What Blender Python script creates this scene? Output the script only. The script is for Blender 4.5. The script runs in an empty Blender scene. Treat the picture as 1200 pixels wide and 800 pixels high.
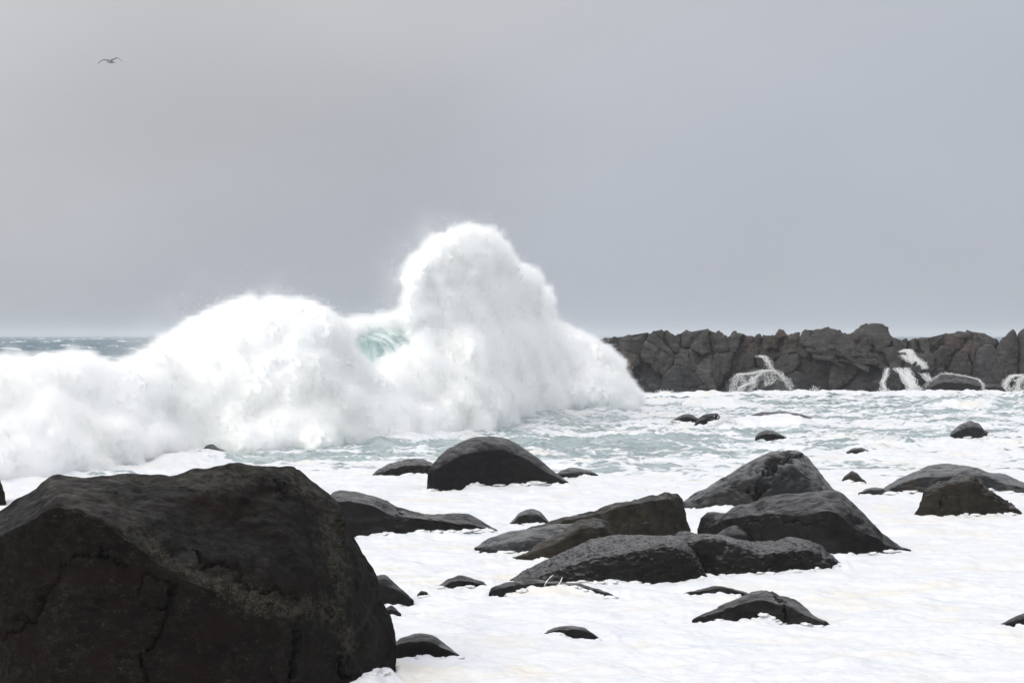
import bpy, bmesh, math, random
import numpy as np
from mathutils import Vector

# ------------------------------------------------------------------ camera
sc = bpy.context.scene
COL = sc.collection
H, FOC, HOR = 4.0, 3333.0, 393.0          # camera height (m), focal length (px of a 1200 px wide frame), horizon row
cam_d = bpy.data.cameras.new('camera')
cam_d.sensor_width = 36.0
cam_d.lens = 36.0 * FOC / 1200.0
cam_d.clip_start = 0.5
cam_d.clip_end = 30000
cam = bpy.data.objects.new('camera', cam_d)
COL.objects.link(cam)
cam.location = (0, 0, H)
cam.rotation_euler = (math.radians(90) - math.atan((400 - HOR) / FOC), 0, 0)
sc.camera = cam

# ------------------------------------------------------------------ render / exposure
sc.render.engine = 'CYCLES'
cy = sc.cycles
cy.use_denoising = True
cy.use_adaptive_sampling = True
cy.adaptive_threshold = 0.02
cy.max_bounces = 12
cy.diffuse_bounces = 5
cy.glossy_bounces = 3
cy.transmission_bounces = 4
cy.volume_bounces = 10
cy.transparent_max_bounces = 8
cy.volume_step_rate = 1.0
sc.view_settings.view_transform = 'Standard'
sc.view_settings.look = 'None'
sc.view_settings.exposure = 0.0
sc.view_settings.gamma = 1.0
sc.view_settings.use_curve_mapping = False

# ------------------------------------------------------------------ world: overcast sky over a Nishita sky
SUN_EL, SUN_AZ = math.radians(30), math.radians(-150)
world = bpy.data.worlds.new('World')
sc.world = world
world.use_nodes = True
nt = world.node_tree
nt.nodes.clear()
def N(tree, typ, **kw):
    n = tree.nodes.new(typ)
    for k, v in kw.items():
        if k.startswith('i_'):
            n.inputs[k[2:].replace('_', ' ')].default_value = v
        else:
            setattr(n, k, v)
    return n
def math_n(tree, op, a, b=None, c=None, clamp=False):
    n = tree.nodes.new('ShaderNodeMath'); n.operation = op; n.use_clamp = clamp
    for i, v in enumerate((a, b, c)):
        if v is None: continue
        if isinstance(v, (int, float)): n.inputs[i].default_value = v
        else: tree.links.new(v, n.inputs[i])
    return n.outputs[0]
def mixc(tree, fac, a, b, mode='MIX'):
    n = tree.nodes.new('ShaderNodeMix'); n.data_type = 'RGBA'; n.blend_type = mode
    for i, v in ((0, fac), (6, a), (7, b)):
        if isinstance(v, (int, float)): n.inputs[i].default_value = v
        elif isinstance(v, tuple): n.inputs[i].default_value = (v + (1,))[:4]
        else: tree.links.new(v, n.inputs[i])
    return n.outputs[2]
def mapr(tree, v, a, b, c=0.0, d=1.0, smooth=True):
    n = tree.nodes.new('ShaderNodeMapRange')
    n.interpolation_type = 'SMOOTHSTEP' if smooth else 'LINEAR'
    tree.links.new(v, n.inputs[0])
    for i, x in enumerate((a, b, c, d)): n.inputs[i + 1].default_value = x
    return n.outputs[0]

wo = N(nt, 'ShaderNodeOutputWorld'); bg = N(nt, 'ShaderNodeBackground')
sky = N(nt, 'ShaderNodeTexSky', sky_type='NISHITA', sun_disc=False, sun_elevation=SUN_EL, sun_rotation=SUN_AZ)
geo = N(nt, 'ShaderNodeTexCoord')
sep = N(nt, 'ShaderNodeSeparateXYZ'); nt.links.new(geo.outputs['Generated'], sep.inputs[0])
zc = math_n(nt, 'MAXIMUM', sep.outputs[2], 0.0)
SKY_L = 0.43                                           # luminance of the cloud deck at the horizon
grad = math_n(nt, 'MULTIPLY_ADD', zc, 1.1 * SKY_L, SKY_L)  # brightens towards the zenith like a real overcast
mp = N(nt, 'ShaderNodeMapping'); mp.inputs['Scale'].default_value = (3.2, 3.2, 7.0)
mp.inputs['Location'].default_value = (1.3, 0.4, 0.2)
nt.links.new(geo.outputs['Generated'], mp.inputs[0])
nz = N(nt, 'ShaderNodeTexNoise', i_Scale=1.0, i_Detail=4.0, i_Roughness=0.45)
nt.links.new(mp.outputs[0], nz.inputs[0])
cl = mapr(nt, nz.outputs[0], 0.25, 0.75, 0.875, 1.14)
left = mapr(nt, math_n(nt, 'MULTIPLY_ADD', sep.outputs[0], -0.5, sep.outputs[2]), 0.05, 0.30, 1.0, 1.34)
lum = math_n(nt, 'MULTIPLY', math_n(nt, 'MULTIPLY', grad, cl), left)
comb = N(nt, 'ShaderNodeCombineColor')
tint = mixc(nt, mapr(nt, math_n(nt, 'MULTIPLY_ADD', sep.outputs[0], -0.4, sep.outputs[2]), 0.02, 0.16), (0.925, 0.985, 1.12), (0.985, 0.993, 1.03))
vm = N(nt, 'ShaderNodeVectorMath', operation='SCALE')
nt.links.new(tint, vm.inputs[0]); nt.links.new(lum, vm.inputs['Scale'])
vs = N(nt, 'ShaderNodeVectorMath', operation='SCALE')
nt.links.new(sky.outputs[0], vs.inputs[0]); vs.inputs['Scale'].default_value = 0.05
skyc = mixc(nt, 0.97, vs.outputs[0], vm.outputs[0])
# strength 0.1 as for the bare sky texture; the cloud layer is scaled to match
vk = N(nt, 'ShaderNodeVectorMath', operation='SCALE'); nt.links.new(skyc, vk.inputs[0]); vk.inputs['Scale'].default_value = 10.0
nt.links.new(vk.outputs[0], bg.inputs[0]); bg.inputs[1].default_value = 0.1
nt.links.new(bg.outputs[0], wo.inputs[0])

sun_d = bpy.data.lights.new('sun', 'SUN'); sun_d.energy = 2.15; sun_d.angle = math.radians(35); sun_d.color = (1.0, 0.97, 0.93)
sun = bpy.data.objects.new('sun', sun_d); COL.objects.link(sun)
_d = Vector((math.sin(SUN_AZ) * math.cos(SUN_EL), math.cos(SUN_AZ) * math.cos(SUN_EL), math.sin(SUN_EL)))
sun.rotation_euler = _d.to_track_quat('Z', 'Y').to_euler()

# ------------------------------------------------------------------ helpers
rng = np.random.default_rng(7)
random.seed(7)
_g = rng.normal(size=(256, 3)); _g /= np.linalg.norm(_g, axis=1)[:, None]; _g = _g.astype(np.float32)
_perm = rng.permutation(256).astype(np.int32)
def perlin(p):
    p = np.asarray(p, dtype=np.float64)
    i = np.floor(p).astype(np.int64); f = (p - i).astype(np.float32)
    u = f * f * f * (f * (f * 6 - 15) + 10)
    out = 0
    for dx in (0, 1):
        wx = u[:, 0] if dx else 1 - u[:, 0]
        hx = _perm[(i[:, 0] + dx) & 255]
        for dy in (0, 1):
            wy = u[:, 1] if dy else 1 - u[:, 1]
            hy = _perm[(hx + i[:, 1] + dy) & 255]
            for dz in (0, 1):
                wz = u[:, 2] if dz else 1 - u[:, 2]
                g = _g[_perm[(hy + i[:, 2] + dz) & 255]]
                d = g[:, 0] * (f[:, 0] - dx) + g[:, 1] * (f[:, 1] - dy) + g[:, 2] * (f[:, 2] - dz)
                out = out + wx * wy * wz * d
    return out * 1.6
def fbm(p, octaves=4, gain=0.5, lac=2.03, billow=False, ridge=False):
    s, a = 0, 1.0
    p = np.asarray(p, dtype=np.float64).copy()
    for o in range(octaves):
        n = perlin(p)
        if billow: n = np.abs(n) * 2 - 0.5
        if ridge: n = 0.5 - np.abs(n) * 2
        s = s + a * n
        a *= gain; p = p * lac + 17.31
    return s
def pchip(xk, yk, x):
    xk = np.asarray(xk, float); yk = np.asarray(yk, float); x = np.clip(x, xk[0], xk[-1])
    h = np.diff(xk); d = np.diff(yk) / h
    m = np.zeros_like(xk)
    if len(xk) > 2:
        w1 = 2 * h[1:] + h[:-1]; w2 = h[1:] + 2 * h[:-1]
        ok = d[:-1] * d[1:] > 0
        with np.errstate(all='ignore'):
            mm = (w1 + w2) / (w1 / d[:-1] + w2 / d[1:])
        m[1:-1] = np.where(ok, mm, 0)
    m[0] = d[0]; m[-1] = d[-1]
    j = np.clip(np.searchsorted(xk, x, side='right') - 1, 0, len(h) - 1)
    t = (x - xk[j]) / h[j]
    return ((2*t**3-3*t**2+1)*yk[j] + (t**3-2*t**2+t)*h[j]*m[j] + (-2*t**3+3*t**2)*yk[j+1] + (t**3-t**2)*h[j]*m[j+1])
def line(pts, x):
    a = np.array(pts, float)
    return pchip(a[:, 0], a[:, 1], x)
def wx(px, Y): return (px - 600.0) / FOC * Y
def wz(py, Y): return H - (py - HOR) / FOC * Y
def yg(py, z=0.0): return (H - z) * FOC / (np.asarray(py, float) - HOR)

def mesh_grid(name, P, mat, parent=None, closed=False, smooth=True):
    """P: (n, m, 3) array of points -> one quad-sheet mesh object"""
    n, m = P.shape[:2]
    idx = np.arange(n * m).reshape(n, m)
    q = np.stack([idx[:-1, :-1], idx[1:, :-1], idx[1:, 1:], idx[:-1, 1:]], -1).reshape(-1, 4)
    if closed:
        q2 = np.stack([idx[-1, :-1], idx[0, :-1], idx[0, 1:], idx[-1, 1:]], -1).reshape(-1, 4)
        q = np.concatenate([q, q2])
    return raw_mesh(name, P.reshape(-1, 3), q, mat, parent, smooth)
def raw_mesh(name, V, Q, mat, parent=None, smooth=True):
    me = bpy.data.meshes.new(name)
    V = np.ascontiguousarray(V, dtype=np.float32); Q = np.ascontiguousarray(Q, dtype=np.int32)
    me.vertices.add(len(V)); me.vertices.foreach_set('co', V.ravel())
    me.loops.add(Q.size); me.loops.foreach_set('vertex_index', Q.ravel())
    k = Q.shape[1]
    me.polygons.add(len(Q)); me.polygons.foreach_set('loop_start', np.arange(0, Q.size, k, dtype=np.int32))
    me.update(calc_edges=True)
    if smooth: me.polygons.foreach_set('use_smooth', np.ones(len(Q), dtype=bool))
    if mat: me.materials.append(mat)
    o = bpy.data.objects.new(name, me); COL.objects.link(o)
    if parent: o.parent = parent
    return o
def tag(o, label=None, cat=None, group=None, kind=None):
    if label: o['label'] = label
    if cat: o['category'] = cat
    if group: o['group'] = group
    if kind: o['kind'] = kind
    return o
def empty(name, loc=(0, 0, 0)):
    o = bpy.data.objects.new(name, None); COL.objects.link(o); o.location = loc; o.empty_display_size = 0.2
    return o
def grid_normals(P):
    a = np.gradient(P, axis=0); b = np.gradient(P, axis=1)
    n = np.cross(a, b); l = np.linalg.norm(n, axis=2, keepdims=True); l[l < 1e-9] = 1
    return n / l

# ------------------------------------------------------------------ materials
def new_mat(name):
    m = bpy.data.materials.new(name); m.use_nodes = True
    t = m.node_tree; t.nodes.clear()
    out = N(t, 'ShaderNodeOutputMaterial'); b = N(t, 'ShaderNodeBsdfPrincipled')
    t.links.new(b.outputs[0], out.inputs[0])
    return m, t, b, out
def noise(t, vec, scale, detail=5, rough=0.55, dist=0.0):
    n = N(t, 'ShaderNodeTexNoise', i_Scale=scale, i_Detail=detail, i_Roughness=rough, i_Distortion=dist)
    t.links.new(vec, n.inputs[0]); return n.outputs[0]
def rock_mat(name, c1, c2, c3=None, c3_amt=0.0, rough=(0.32, 0.6), spec=0.35, bump=0.5, scale=1.0, stain=None, seams=0.0, band=None, wet_from=0.45, film_w=0.08):
    m, t, b, out = new_mat(name)
    g = N(t, 'ShaderNodeNewGeometry').outputs['Position']
    mp = N(t, 'ShaderNodeMapping'); mp.inputs['Scale'].default_value = (1, 1, 1.6); mp.inputs['Rotation'].default_value = (0.3, 0.5, 0.2)
    t.links.new(g, mp.inputs[0]); v = mp.outputs[0]
    nb = noise(t, v, 1.1 * scale, 6, 0.6, 0.3)
    nm = noise(t, v, 6.0 * scale, 8, 0.65)
    nf = noise(t, v, 38.0 * scale, 6, 0.7)
    col = mixc(t, mapr(t, nb, 0.32, 0.68), c1, c2)
    ms = N(t, 'ShaderNodeMapping'); ms.inputs['Scale'].default_value = (1.0, 2.0, 5.0); ms.inputs['Rotation'].default_value = (0.1, 0.25, 0.4)
    t.links.new(g, ms.inputs[0]); nsk = noise(t, ms.outputs[0], 1.6 * scale, 7, 0.62, 0.4)
    col = mixc(t, mapr(t, nm, 0.35, 0.75, 0.0, 0.7), col, tuple(x * 1.9 for x in c2))
    col = mixc(t, mapr(t, nsk, 0.52, 0.72, 0.0, 0.8), col, tuple(x * 2.6 for x in c2))
    col = mixc(t, mapr(t, nsk, 0.48, 0.30, 0.0, 0.7), col, tuple(x * 0.4 for x in c1))
    nff = noise(t, v, 75.0 * scale, 4, 0.7)
    col = mixc(t, mapr(t, nf, 0.34, 0.5, 0.8, 0.0), col, tuple(x * 0.25 for x in c1))
    col = mixc(t, mapr(t, nff, 0.56, 0.72, 0.0, 0.6), col, tuple(x * 2.0 for x in c2))
    if c3 is not None:
        spv = math_n(t, 'MULTIPLY_ADD', nf, 0.75, math_n(t, 'MULTIPLY', nm, 0.4))
        if band: spv = math_n(t, 'MULTIPLY_ADD', N(t, 'ShaderNodeAttribute', attribute_name=band).outputs['Fac'], 0.10, spv)
        sp = mapr(t, spv, 0.62 - 0.1 * c3_amt, 0.72 - 0.1 * c3_amt)
        col = mixc(t, math_n(t, 'MULTIPLY', sp, 0.75), col, c3)
    if stain is not None:
        ns = noise(t, v, 0.7 * scale, 4, 0.5, 0.6)
        col = mixc(t, mapr(t, ns, 0.52, 0.66, 0.0, 0.8), col, stain)
    t.links.new(col, b.inputs['Base Color'])
    gn = N(t, 'ShaderNodeNewGeometry').outputs['Normal']
    sn = N(t, 'ShaderNodeSeparateXYZ'); t.links.new(gn, sn.inputs[0])
    wet = mapr(t, math_n(t, 'ADD', sn.outputs[2], math_n(t, 'MULTIPLY_ADD', nb, 0.5, -0.25)), wet_from, wet_from + 0.55, 0.0, 1.0)
    rg = mapr(t, math_n(t, 'MULTIPLY_ADD', nsk, 0.5, math_n(t, 'MULTIPLY', nf, 0.5)), 0.38, 0.62, rough[0], rough[1])
    t.links.new(math_n(t, 'ADD', math_n(t, 'MULTIPLY', rg, wet), math_n(t, 'MULTIPLY_ADD', wet, -0.6, 0.6)), b.inputs['Roughness'])
    mf = N(t, 'ShaderNodeMapping'); mf.inputs['Scale'].default_value = (9, 14, 22) if film_w < 0.06 else (3.5, 6, 11); mf.inputs['Rotation'].default_value = (0.1, 0.3, 0.2); t.links.new(g, mf.inputs[0])
    film = mapr(t, noise(t, mf.outputs[0], 1.0 * scale, 6, 0.68), 0.5 - film_w, 0.5 + film_w, 0.12, 1.7)   # the film of water is broken up by the grain
    t.links.new(math_n(t, 'MULTIPLY_ADD', math_n(t, 'MULTIPLY', wet, film), spec, 0.05), b.inputs['Specular IOR Level'])
    hgt = math_n(t, 'ADD', math_n(t, 'MULTIPLY', nm, 0.05 / scale), math_n(t, 'MULTIPLY_ADD', nf, 0.022 / scale, math_n(t, 'MULTIPLY', nff, 0.008 / scale)))
    if seams > 0:
        vo = N(t, 'ShaderNodeTexVoronoi', feature='DISTANCE_TO_EDGE', i_Scale=1.3 * scale)
        wv = N(t, 'ShaderNodeVectorMath', operation='ADD')
        nn = N(t, 'ShaderNodeTexNoise', i_Scale=2.0 * scale, i_Detail=4.0); t.links.new(v, nn.inputs[0])
        t.links.new(v, wv.inputs[0]); t.links.new(nn.outputs[1], wv.inputs[1]); t.links.new(wv.outputs[0], vo.inputs[0])
        hgt = math_n(t, 'ADD', hgt, mapr(t, vo.outputs[0], 0.0, 0.04, -seams, 0.0))
    bp = N(t, 'ShaderNodeBump'); bp.inputs['Strength'].default_value = bump; bp.inputs['Distance'].default_value = 1.0
    t.links.new(hgt, bp.inputs['Height']); t.links.new(bp.outputs[0], b.inputs['Normal'])
    return m
M = {}
M['boulder'] = rock_mat('near_boulder_rock', (0.0023, 0.0018, 0.0015), (0.0068, 0.0055, 0.0046), (0.070, 0.066, 0.048), -0.14, (0.32, 0.75), 0.08, 1.0, 1.6, stain=(0.0085, 0.0045, 0.0036), band='lichen')
M['charcoal'] = rock_mat('wet_charcoal_rock', (0.0046, 0.0044, 0.0048), (0.0092, 0.0088, 0.0092), None, 0, (0.16, 0.5), 0.30, 0.12)
M['brown'] = rock_mat('wet_brown_rock', (0.009, 0.0078, 0.006), (0.020, 0.017, 0.0125), None, 0, (0.2, 0.6), 0.25, 0.35)
M['slate'] = rock_mat('wet_slate_rock', (0.007, 0.0078, 0.009), (0.0145, 0.0155, 0.0165), None, 0, (0.10, 0.40), 0.60, 0.14, stain=(0.022, 0.019, 0.0135), wet_from=0.3)
M['glint'] = rock_mat('rough_wet_rock', (0.0052, 0.005, 0.0052), (0.010, 0.0095, 0.0092), None, 0, (0.03, 0.35), 0.8, 0.30, 1.4, film_w=0.05, wet_from=0.40)
M['reef'] = rock_mat('reef_rock', (0.027, 0.0255, 0.0245), (0.050, 0.047, 0.045), None, 0, (0.5, 0.85), 0.12, 1.0, 0.6, stain=(0.044, 0.040, 0.036))
M['reef_red'] = rock_mat('reef_rusty_rock', (0.032, 0.027, 0.0245), (0.058, 0.048, 0.042), None, 0, (0.5, 0.85), 0.12, 1.0, 0.6)
M['reef_dark'] = rock_mat('reef_wet_rock', (0.022, 0.0225, 0.0245), (0.042, 0.042, 0.044), None, 0, (0.35, 0.6), 0.2, 1.0, 0.6)

def foam_mat(name, c=(0.90, 0.905, 0.91), sc_=6.0, bump=0.3, trans=0.0):
    m, t, b, out = new_mat(name)
    g = N(t, 'ShaderNodeNewGeometry').outputs['Position']
    n1 = noise(t, g, sc_, 6, 0.6)
    n2 = noise(t, g, sc_ * 0.12, 3, 0.5)
    col = mixc(t, mapr(t, n2, 0.35, 0.7), c, (c[0] * 0.985, c[1] * 0.985, c[2] * 0.95))
    t.links.new(col, b.inputs['Base Color'])
    b.inputs['Roughness'].default_value = 0.9
    b.inputs['Specular IOR Level'].default_value = 0.1
    bp = N(t, 'ShaderNodeBump'); bp.inputs['Strength'].default_value = bump; bp.inputs['Distance'].default_value = 0.2
    t.links.new(n1, bp.inputs['Height']); t.links.new(bp.outputs[0], b.inputs['Normal'])
    return m
M['foam'] = foam_mat('white_foam', (0.76, 0.77, 0.785))

# ------------------------------------------------------------------ sea
def sea_material():
    m, t, b, out = new_mat('sea_water_and_foam')
    g = N(t, 'ShaderNodeNewGeometry').outputs['Position']
    at = N(t, 'ShaderNodeAttribute', attribute_name='foam').outputs['Fac']
    fa = N(t, 'ShaderNodeAttribute', attribute_name='open_sea').outputs['Fac']
    wn = N(t, 'ShaderNodeTexNoise', i_Scale=0.7, i_Detail=3.0); t.links.new(g, wn.inputs[0])
    wv = N(t, 'ShaderNodeVectorMath', operation='MULTIPLY_ADD'); t.links.new(wn.outputs[1], wv.inputs[0])
    wv.inputs[1].default_value = (1.6, 1.6, 0); t.links.new(g, wv.inputs[2]); w = wv.outputs[0]
    fl = N(t, 'ShaderNodeMapping'); fl.inputs['Scale'].default_value = (1, 1, 0); t.links.new(w, fl.inputs[0]); w = fl.outputs[0]
    def vor(s):
        v = N(t, 'ShaderNodeTexVoronoi', feature='DISTANCE_TO_EDGE', i_Scale=s); t.links.new(w, v.inputs[0]); return v.outputs[0]
    lace1 = mapr(t, vor(0.55), 0.0, 0.30, 1.0, 0.0)
    lace2 = mapr(t, vor(1.9), 0.0, 0.35, 1.0, 0.0)
    nb = noise(t, w, 0.35, 8, 0.62)
    nf = noise(t, w, 3.0, 6, 0.6)
    f = math_n(t, 'MULTIPLY_ADD', lace1, 0.34, math_n(t, 'MULTIPLY', lace2, 0.30))
    f = math_n(t, 'ADD', f, math_n(t, 'MULTIPLY', nb, 0.52))
    f = math_n(t, 'ADD', f, math_n(t, 'MULTIPLY', nf, 0.50))          # about 0.25 .. 1.15
    f = math_n(t, 'ADD', f, math_n(t, 'MULTIPLY_ADD', at, 1.6, -1.42))
    foam = mapr(t, f, -0.08, 0.22)
    water = mixc(t, mapr(t, nb, 0.3, 0.7), (0.17, 0.245, 0.255), (0.34, 0.43, 0.435))
    water = mixc(t, fa, water, (0.024, 0.086, 0.125))
    cream = mapr(t, noise(t, w, 0.45, 4, 0.6), 0.50, 0.68)
    grey = mapr(t, noise(t, w, 1.1, 7, 0.68, 0.4), 0.50, 0.70)
    fc = mixc(t, math_n(t, 'MULTIPLY', cream, 0.6), (0.715, 0.727, 0.748), (0.735, 0.685, 0.585))
    fc = mixc(t, math_n(t, 'MULTIPLY', grey, 0.7), fc, (0.60, 0.64, 0.70))
    t.links.new(mixc(t, foam, water, fc), b.inputs['Base Color'])
    rr = math_n(t, 'MAXIMUM', math_n(t, 'MULTIPLY_ADD', foam, 0.72, 0.13), math_n(t, 'MULTIPLY', fa, 0.5))
    t.links.new(rr, b.inputs['Roughness'])
    t.links.new(math_n(t, 'MULTIPLY', math_n(t, 'MULTIPLY_ADD', foam, -0.4, 0.5), math_n(t, 'MULTIPLY_ADD', fa, -0.75, 1.0)), b.inputs['Specular IOR Level'])
    hb = math_n(t, 'ADD', math_n(t, 'MULTIPLY', noise(t, g, 1.6, 5, 0.55), 0.10), math_n(t, 'MULTIPLY', foam, 0.04))
    bp = N(t, 'ShaderNodeBump'); bp.inputs['Strength'].default_value = 0.7; bp.inputs['Distance'].default_value = 1.0
    t.links.new(hb, bp.inputs['Height']); t.links.new(bp.outputs[0], b.inputs['Normal'])
    return m
M['sea'] = sea_material()

def sm(x, a, b):
    t = np.clip((x - a) / (b - a), 0, 1); return t * t * (3 - 2 * t)
# ridges of water: (px0, px1, depth0, depth1, height, front width, back width, foam)
RIDGES = [
    (815, 975, 124, 124, 0.50, 1.6, 5.0, 0.85),
    (740, 900, 168, 160, 0.40, 2.5, 6, 0.55),
    (1050, 1290, 158, 162, 0.85, 4.0, 6.0, 0.30),
    (595, 760, 133, 143, 0.45, 3.5, 6.0, -0.12),
    (160, 300, 88, 93, 0.38, 1.6, 3.5, 0.5),
    (420, 560, 104, 112, 0.25, 2.0, 4.0, 0.2),
    (700, 1300, 188, 190, 0.35, 2.0, 4.0, 0.8),
    (530, 680, 98, 96, 0.16, 1.5, 3.0, 0.5),
    (-150, 190, 330, 330, 1.5, 12.0, 30.0, 0.0),
]
def sea_height(X, Y):
    X = np.asarray(X, float).ravel(); Y = np.asarray(Y, float).ravel()
    mid = sm(Y, 66, 110); far = sm(Y, 190, 330)
    P = lambda sx, sy, s: np.stack([X * sx, Y * sy, np.full_like(X, s)], 1)
    z = (0.05 + 0.005 * mid) * fbm(P(1.1, 1.3, 3.1), 5, 0.6)
    z = z + (1 - mid) * 0.035 * fbm(P(0.7, 1.1, 44.0), 3, 0.5, billow=True) + (0.05 + 0.125 * mid) * fbm(P(0.22, 0.40, 9.7), 4, 0.5)
    z = z + mid * 0.10 * fbm(P(0.5, 1.0, 21.7), 4, 0.55, ridge=True) + mid * (1 - far) * 0.045 * fbm(P(1.6, 2.2, 1.7), 3, 0.6, ridge=True)
    z = z + far * (1.25 * fbm(P(0.020, 0.045, 5.2), 5, 0.5) + 0.25 * fbm(P(0.12, 0.25, 31.2), 4, 0.5, ridge=True))
    fm = np.zeros_like(z)
    PX = X / Y * FOC + 600
    for (hx, hY, hz, hw) in HEAPS:
        k = np.where((PX > hx[0] - 30) & (PX < hx[-1] + 30) & (Y > hY.min() - 3 * hw) & (Y < hY.max() + 3 * hw))[0]
        if len(k) == 0: continue
        yy = np.interp(PX[k], hx, hY); zz = np.interp(PX[k], hx, hz) * np.exp(-(np.maximum(0, np.maximum(hx[0] - PX[k], PX[k] - hx[-1])) / 14) ** 2)
        dy = Y[k] - yy
        zz = zz * (1 + 0.5 * perlin(np.stack([X[k] * 6.0, Y[k] * 3, z[k] * 0], 1))) + 0.05 * perlin(np.stack([X[k] * 7.0, Y[k] * 6, z[k] * 0 + 3], 1))
        z[k] += zz * np.where(dy < 0, np.exp(-(dy / hw) ** 2), np.exp(-(dy / (hw * 1.5)) ** 2)) * (0.85 + 0.5 * perlin(np.stack([X[k] * 2.5, Y[k], z[k]], 1)))
        fm[k] += 0.35 * np.exp(-(dy / (hw * 2)) ** 2)
    wob = perlin(P(0.09, 0.0, 61.0)) * 3.0
    for (a, c, d0, d1, h, fw, bw, fo) in RIDGES:
        u = (X / Y * FOC + 600 - a) / (c - a)
        env = sm(u, 0, 0.25) * (1 - sm(u, 0.7, 1.0))
        dy = Y - (d0 + (d1 - d0) * np.clip(u, 0, 1)) - wob * (1 if d0 < 300 else 4)
        s = np.where(dy < 0, np.exp(-(dy / fw) ** 2), np.exp(-(dy / bw) ** 2)) * env
        s = s * (0.8 + 0.5 * perlin(P(0.45, 0.1, 77.0)))
        z = z + h * s; fm = fm + fo * s
    return z, fm
def build_sea():
    t = np.linspace(0, 1, 1000)
    # spacing grows with distance
    y0, y1 = 18.0, 230.0
    a = y0 ** -0.55; bb = y1 ** -0.55
    Ya = (a + (bb - a) * t) ** (1 / -0.55)
    Yb = np.geomspace(232, 14000, 260)
    Yr = np.concatenate([Ya, Yb])
    u = np.linspace(-0.225, 0.225, 620)
    side = np.geomspace(0.24, 2.5, 22)
    u = np.concatenate([-side[::-1], u, side])
    YY, UU = np.meshgrid(Yr, u, indexing='ij')
    XX = UU * YY + UU / 0.225 * 2.0
    z, fm = sea_height(XX, YY)
    P = np.stack([XX, YY, z.reshape(XX.shape)], -1)
    P = P.transpose(1, 0, 2)[:, :, :]
    o = mesh_grid('sea', P[::-1], M['sea'])
    X = P[::-1][..., 0].ravel(); Y = P[::-1][..., 1].ravel(); Z = P[::-1][..., 2].ravel()
    fmr = fm.reshape(XX.shape).T[::-1].ravel()
    # foam cover: solid near the shore, broken in the mid water, whitecaps far out
    cov = 0.96 - 0.64 * sm(Y + 10 * perlin(np.stack([X * 0.05, Y * 0.04, X * 0 + 4.4], 1)), 60, 98) + 0.05 * sm(Y, 150, 185) - 0.02 * sm(Y, 118, 128)
    PP = lambda sx, sy, s: np.stack([X * sx, Y * sy, np.full_like(X, s)], 1)
    patch = fbm(PP(0.055, 0.11, 2.2), 4, 0.55)
    cov = cov + patch * 0.22 * sm(Y, 60, 90) + 0.26 * fbm(PP(0.22, 0.5, 12.2), 3, 0.6) * sm(Y, 60, 90) + patch * 0.05
    cov = cov + fmr - 0.07 * sm(-(X / Y * FOC + 600), -760, -560) * sm(Y, 74, 84) * (1 - sm(Y, 112, 130))
    right = sm(X / Y * FOC + 600, 760, 1050)
    cov = cov + 0.16 * right * (1 - sm(Y, 118, 140))
    farc = 0.06 + 0.55 * sm(Z, 0.40, 1.1) * (perlin(PP(0.10, 0.06, 8.8)) > 0.0)
    fmix = sm(Y, 200, 240)
    cov = cov * (1 - fmix) + farc * fmix
    for nm, arr in (('foam', np.clip(cov, 0, 1.3)), ('open_sea', fmix)):
        at = o.data.attributes.new(nm, 'FLOAT', 'POINT'); at.data.foreach_set('value', arr.astype(np.float32))
    tag(o, kind='structure')
    return o

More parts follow.
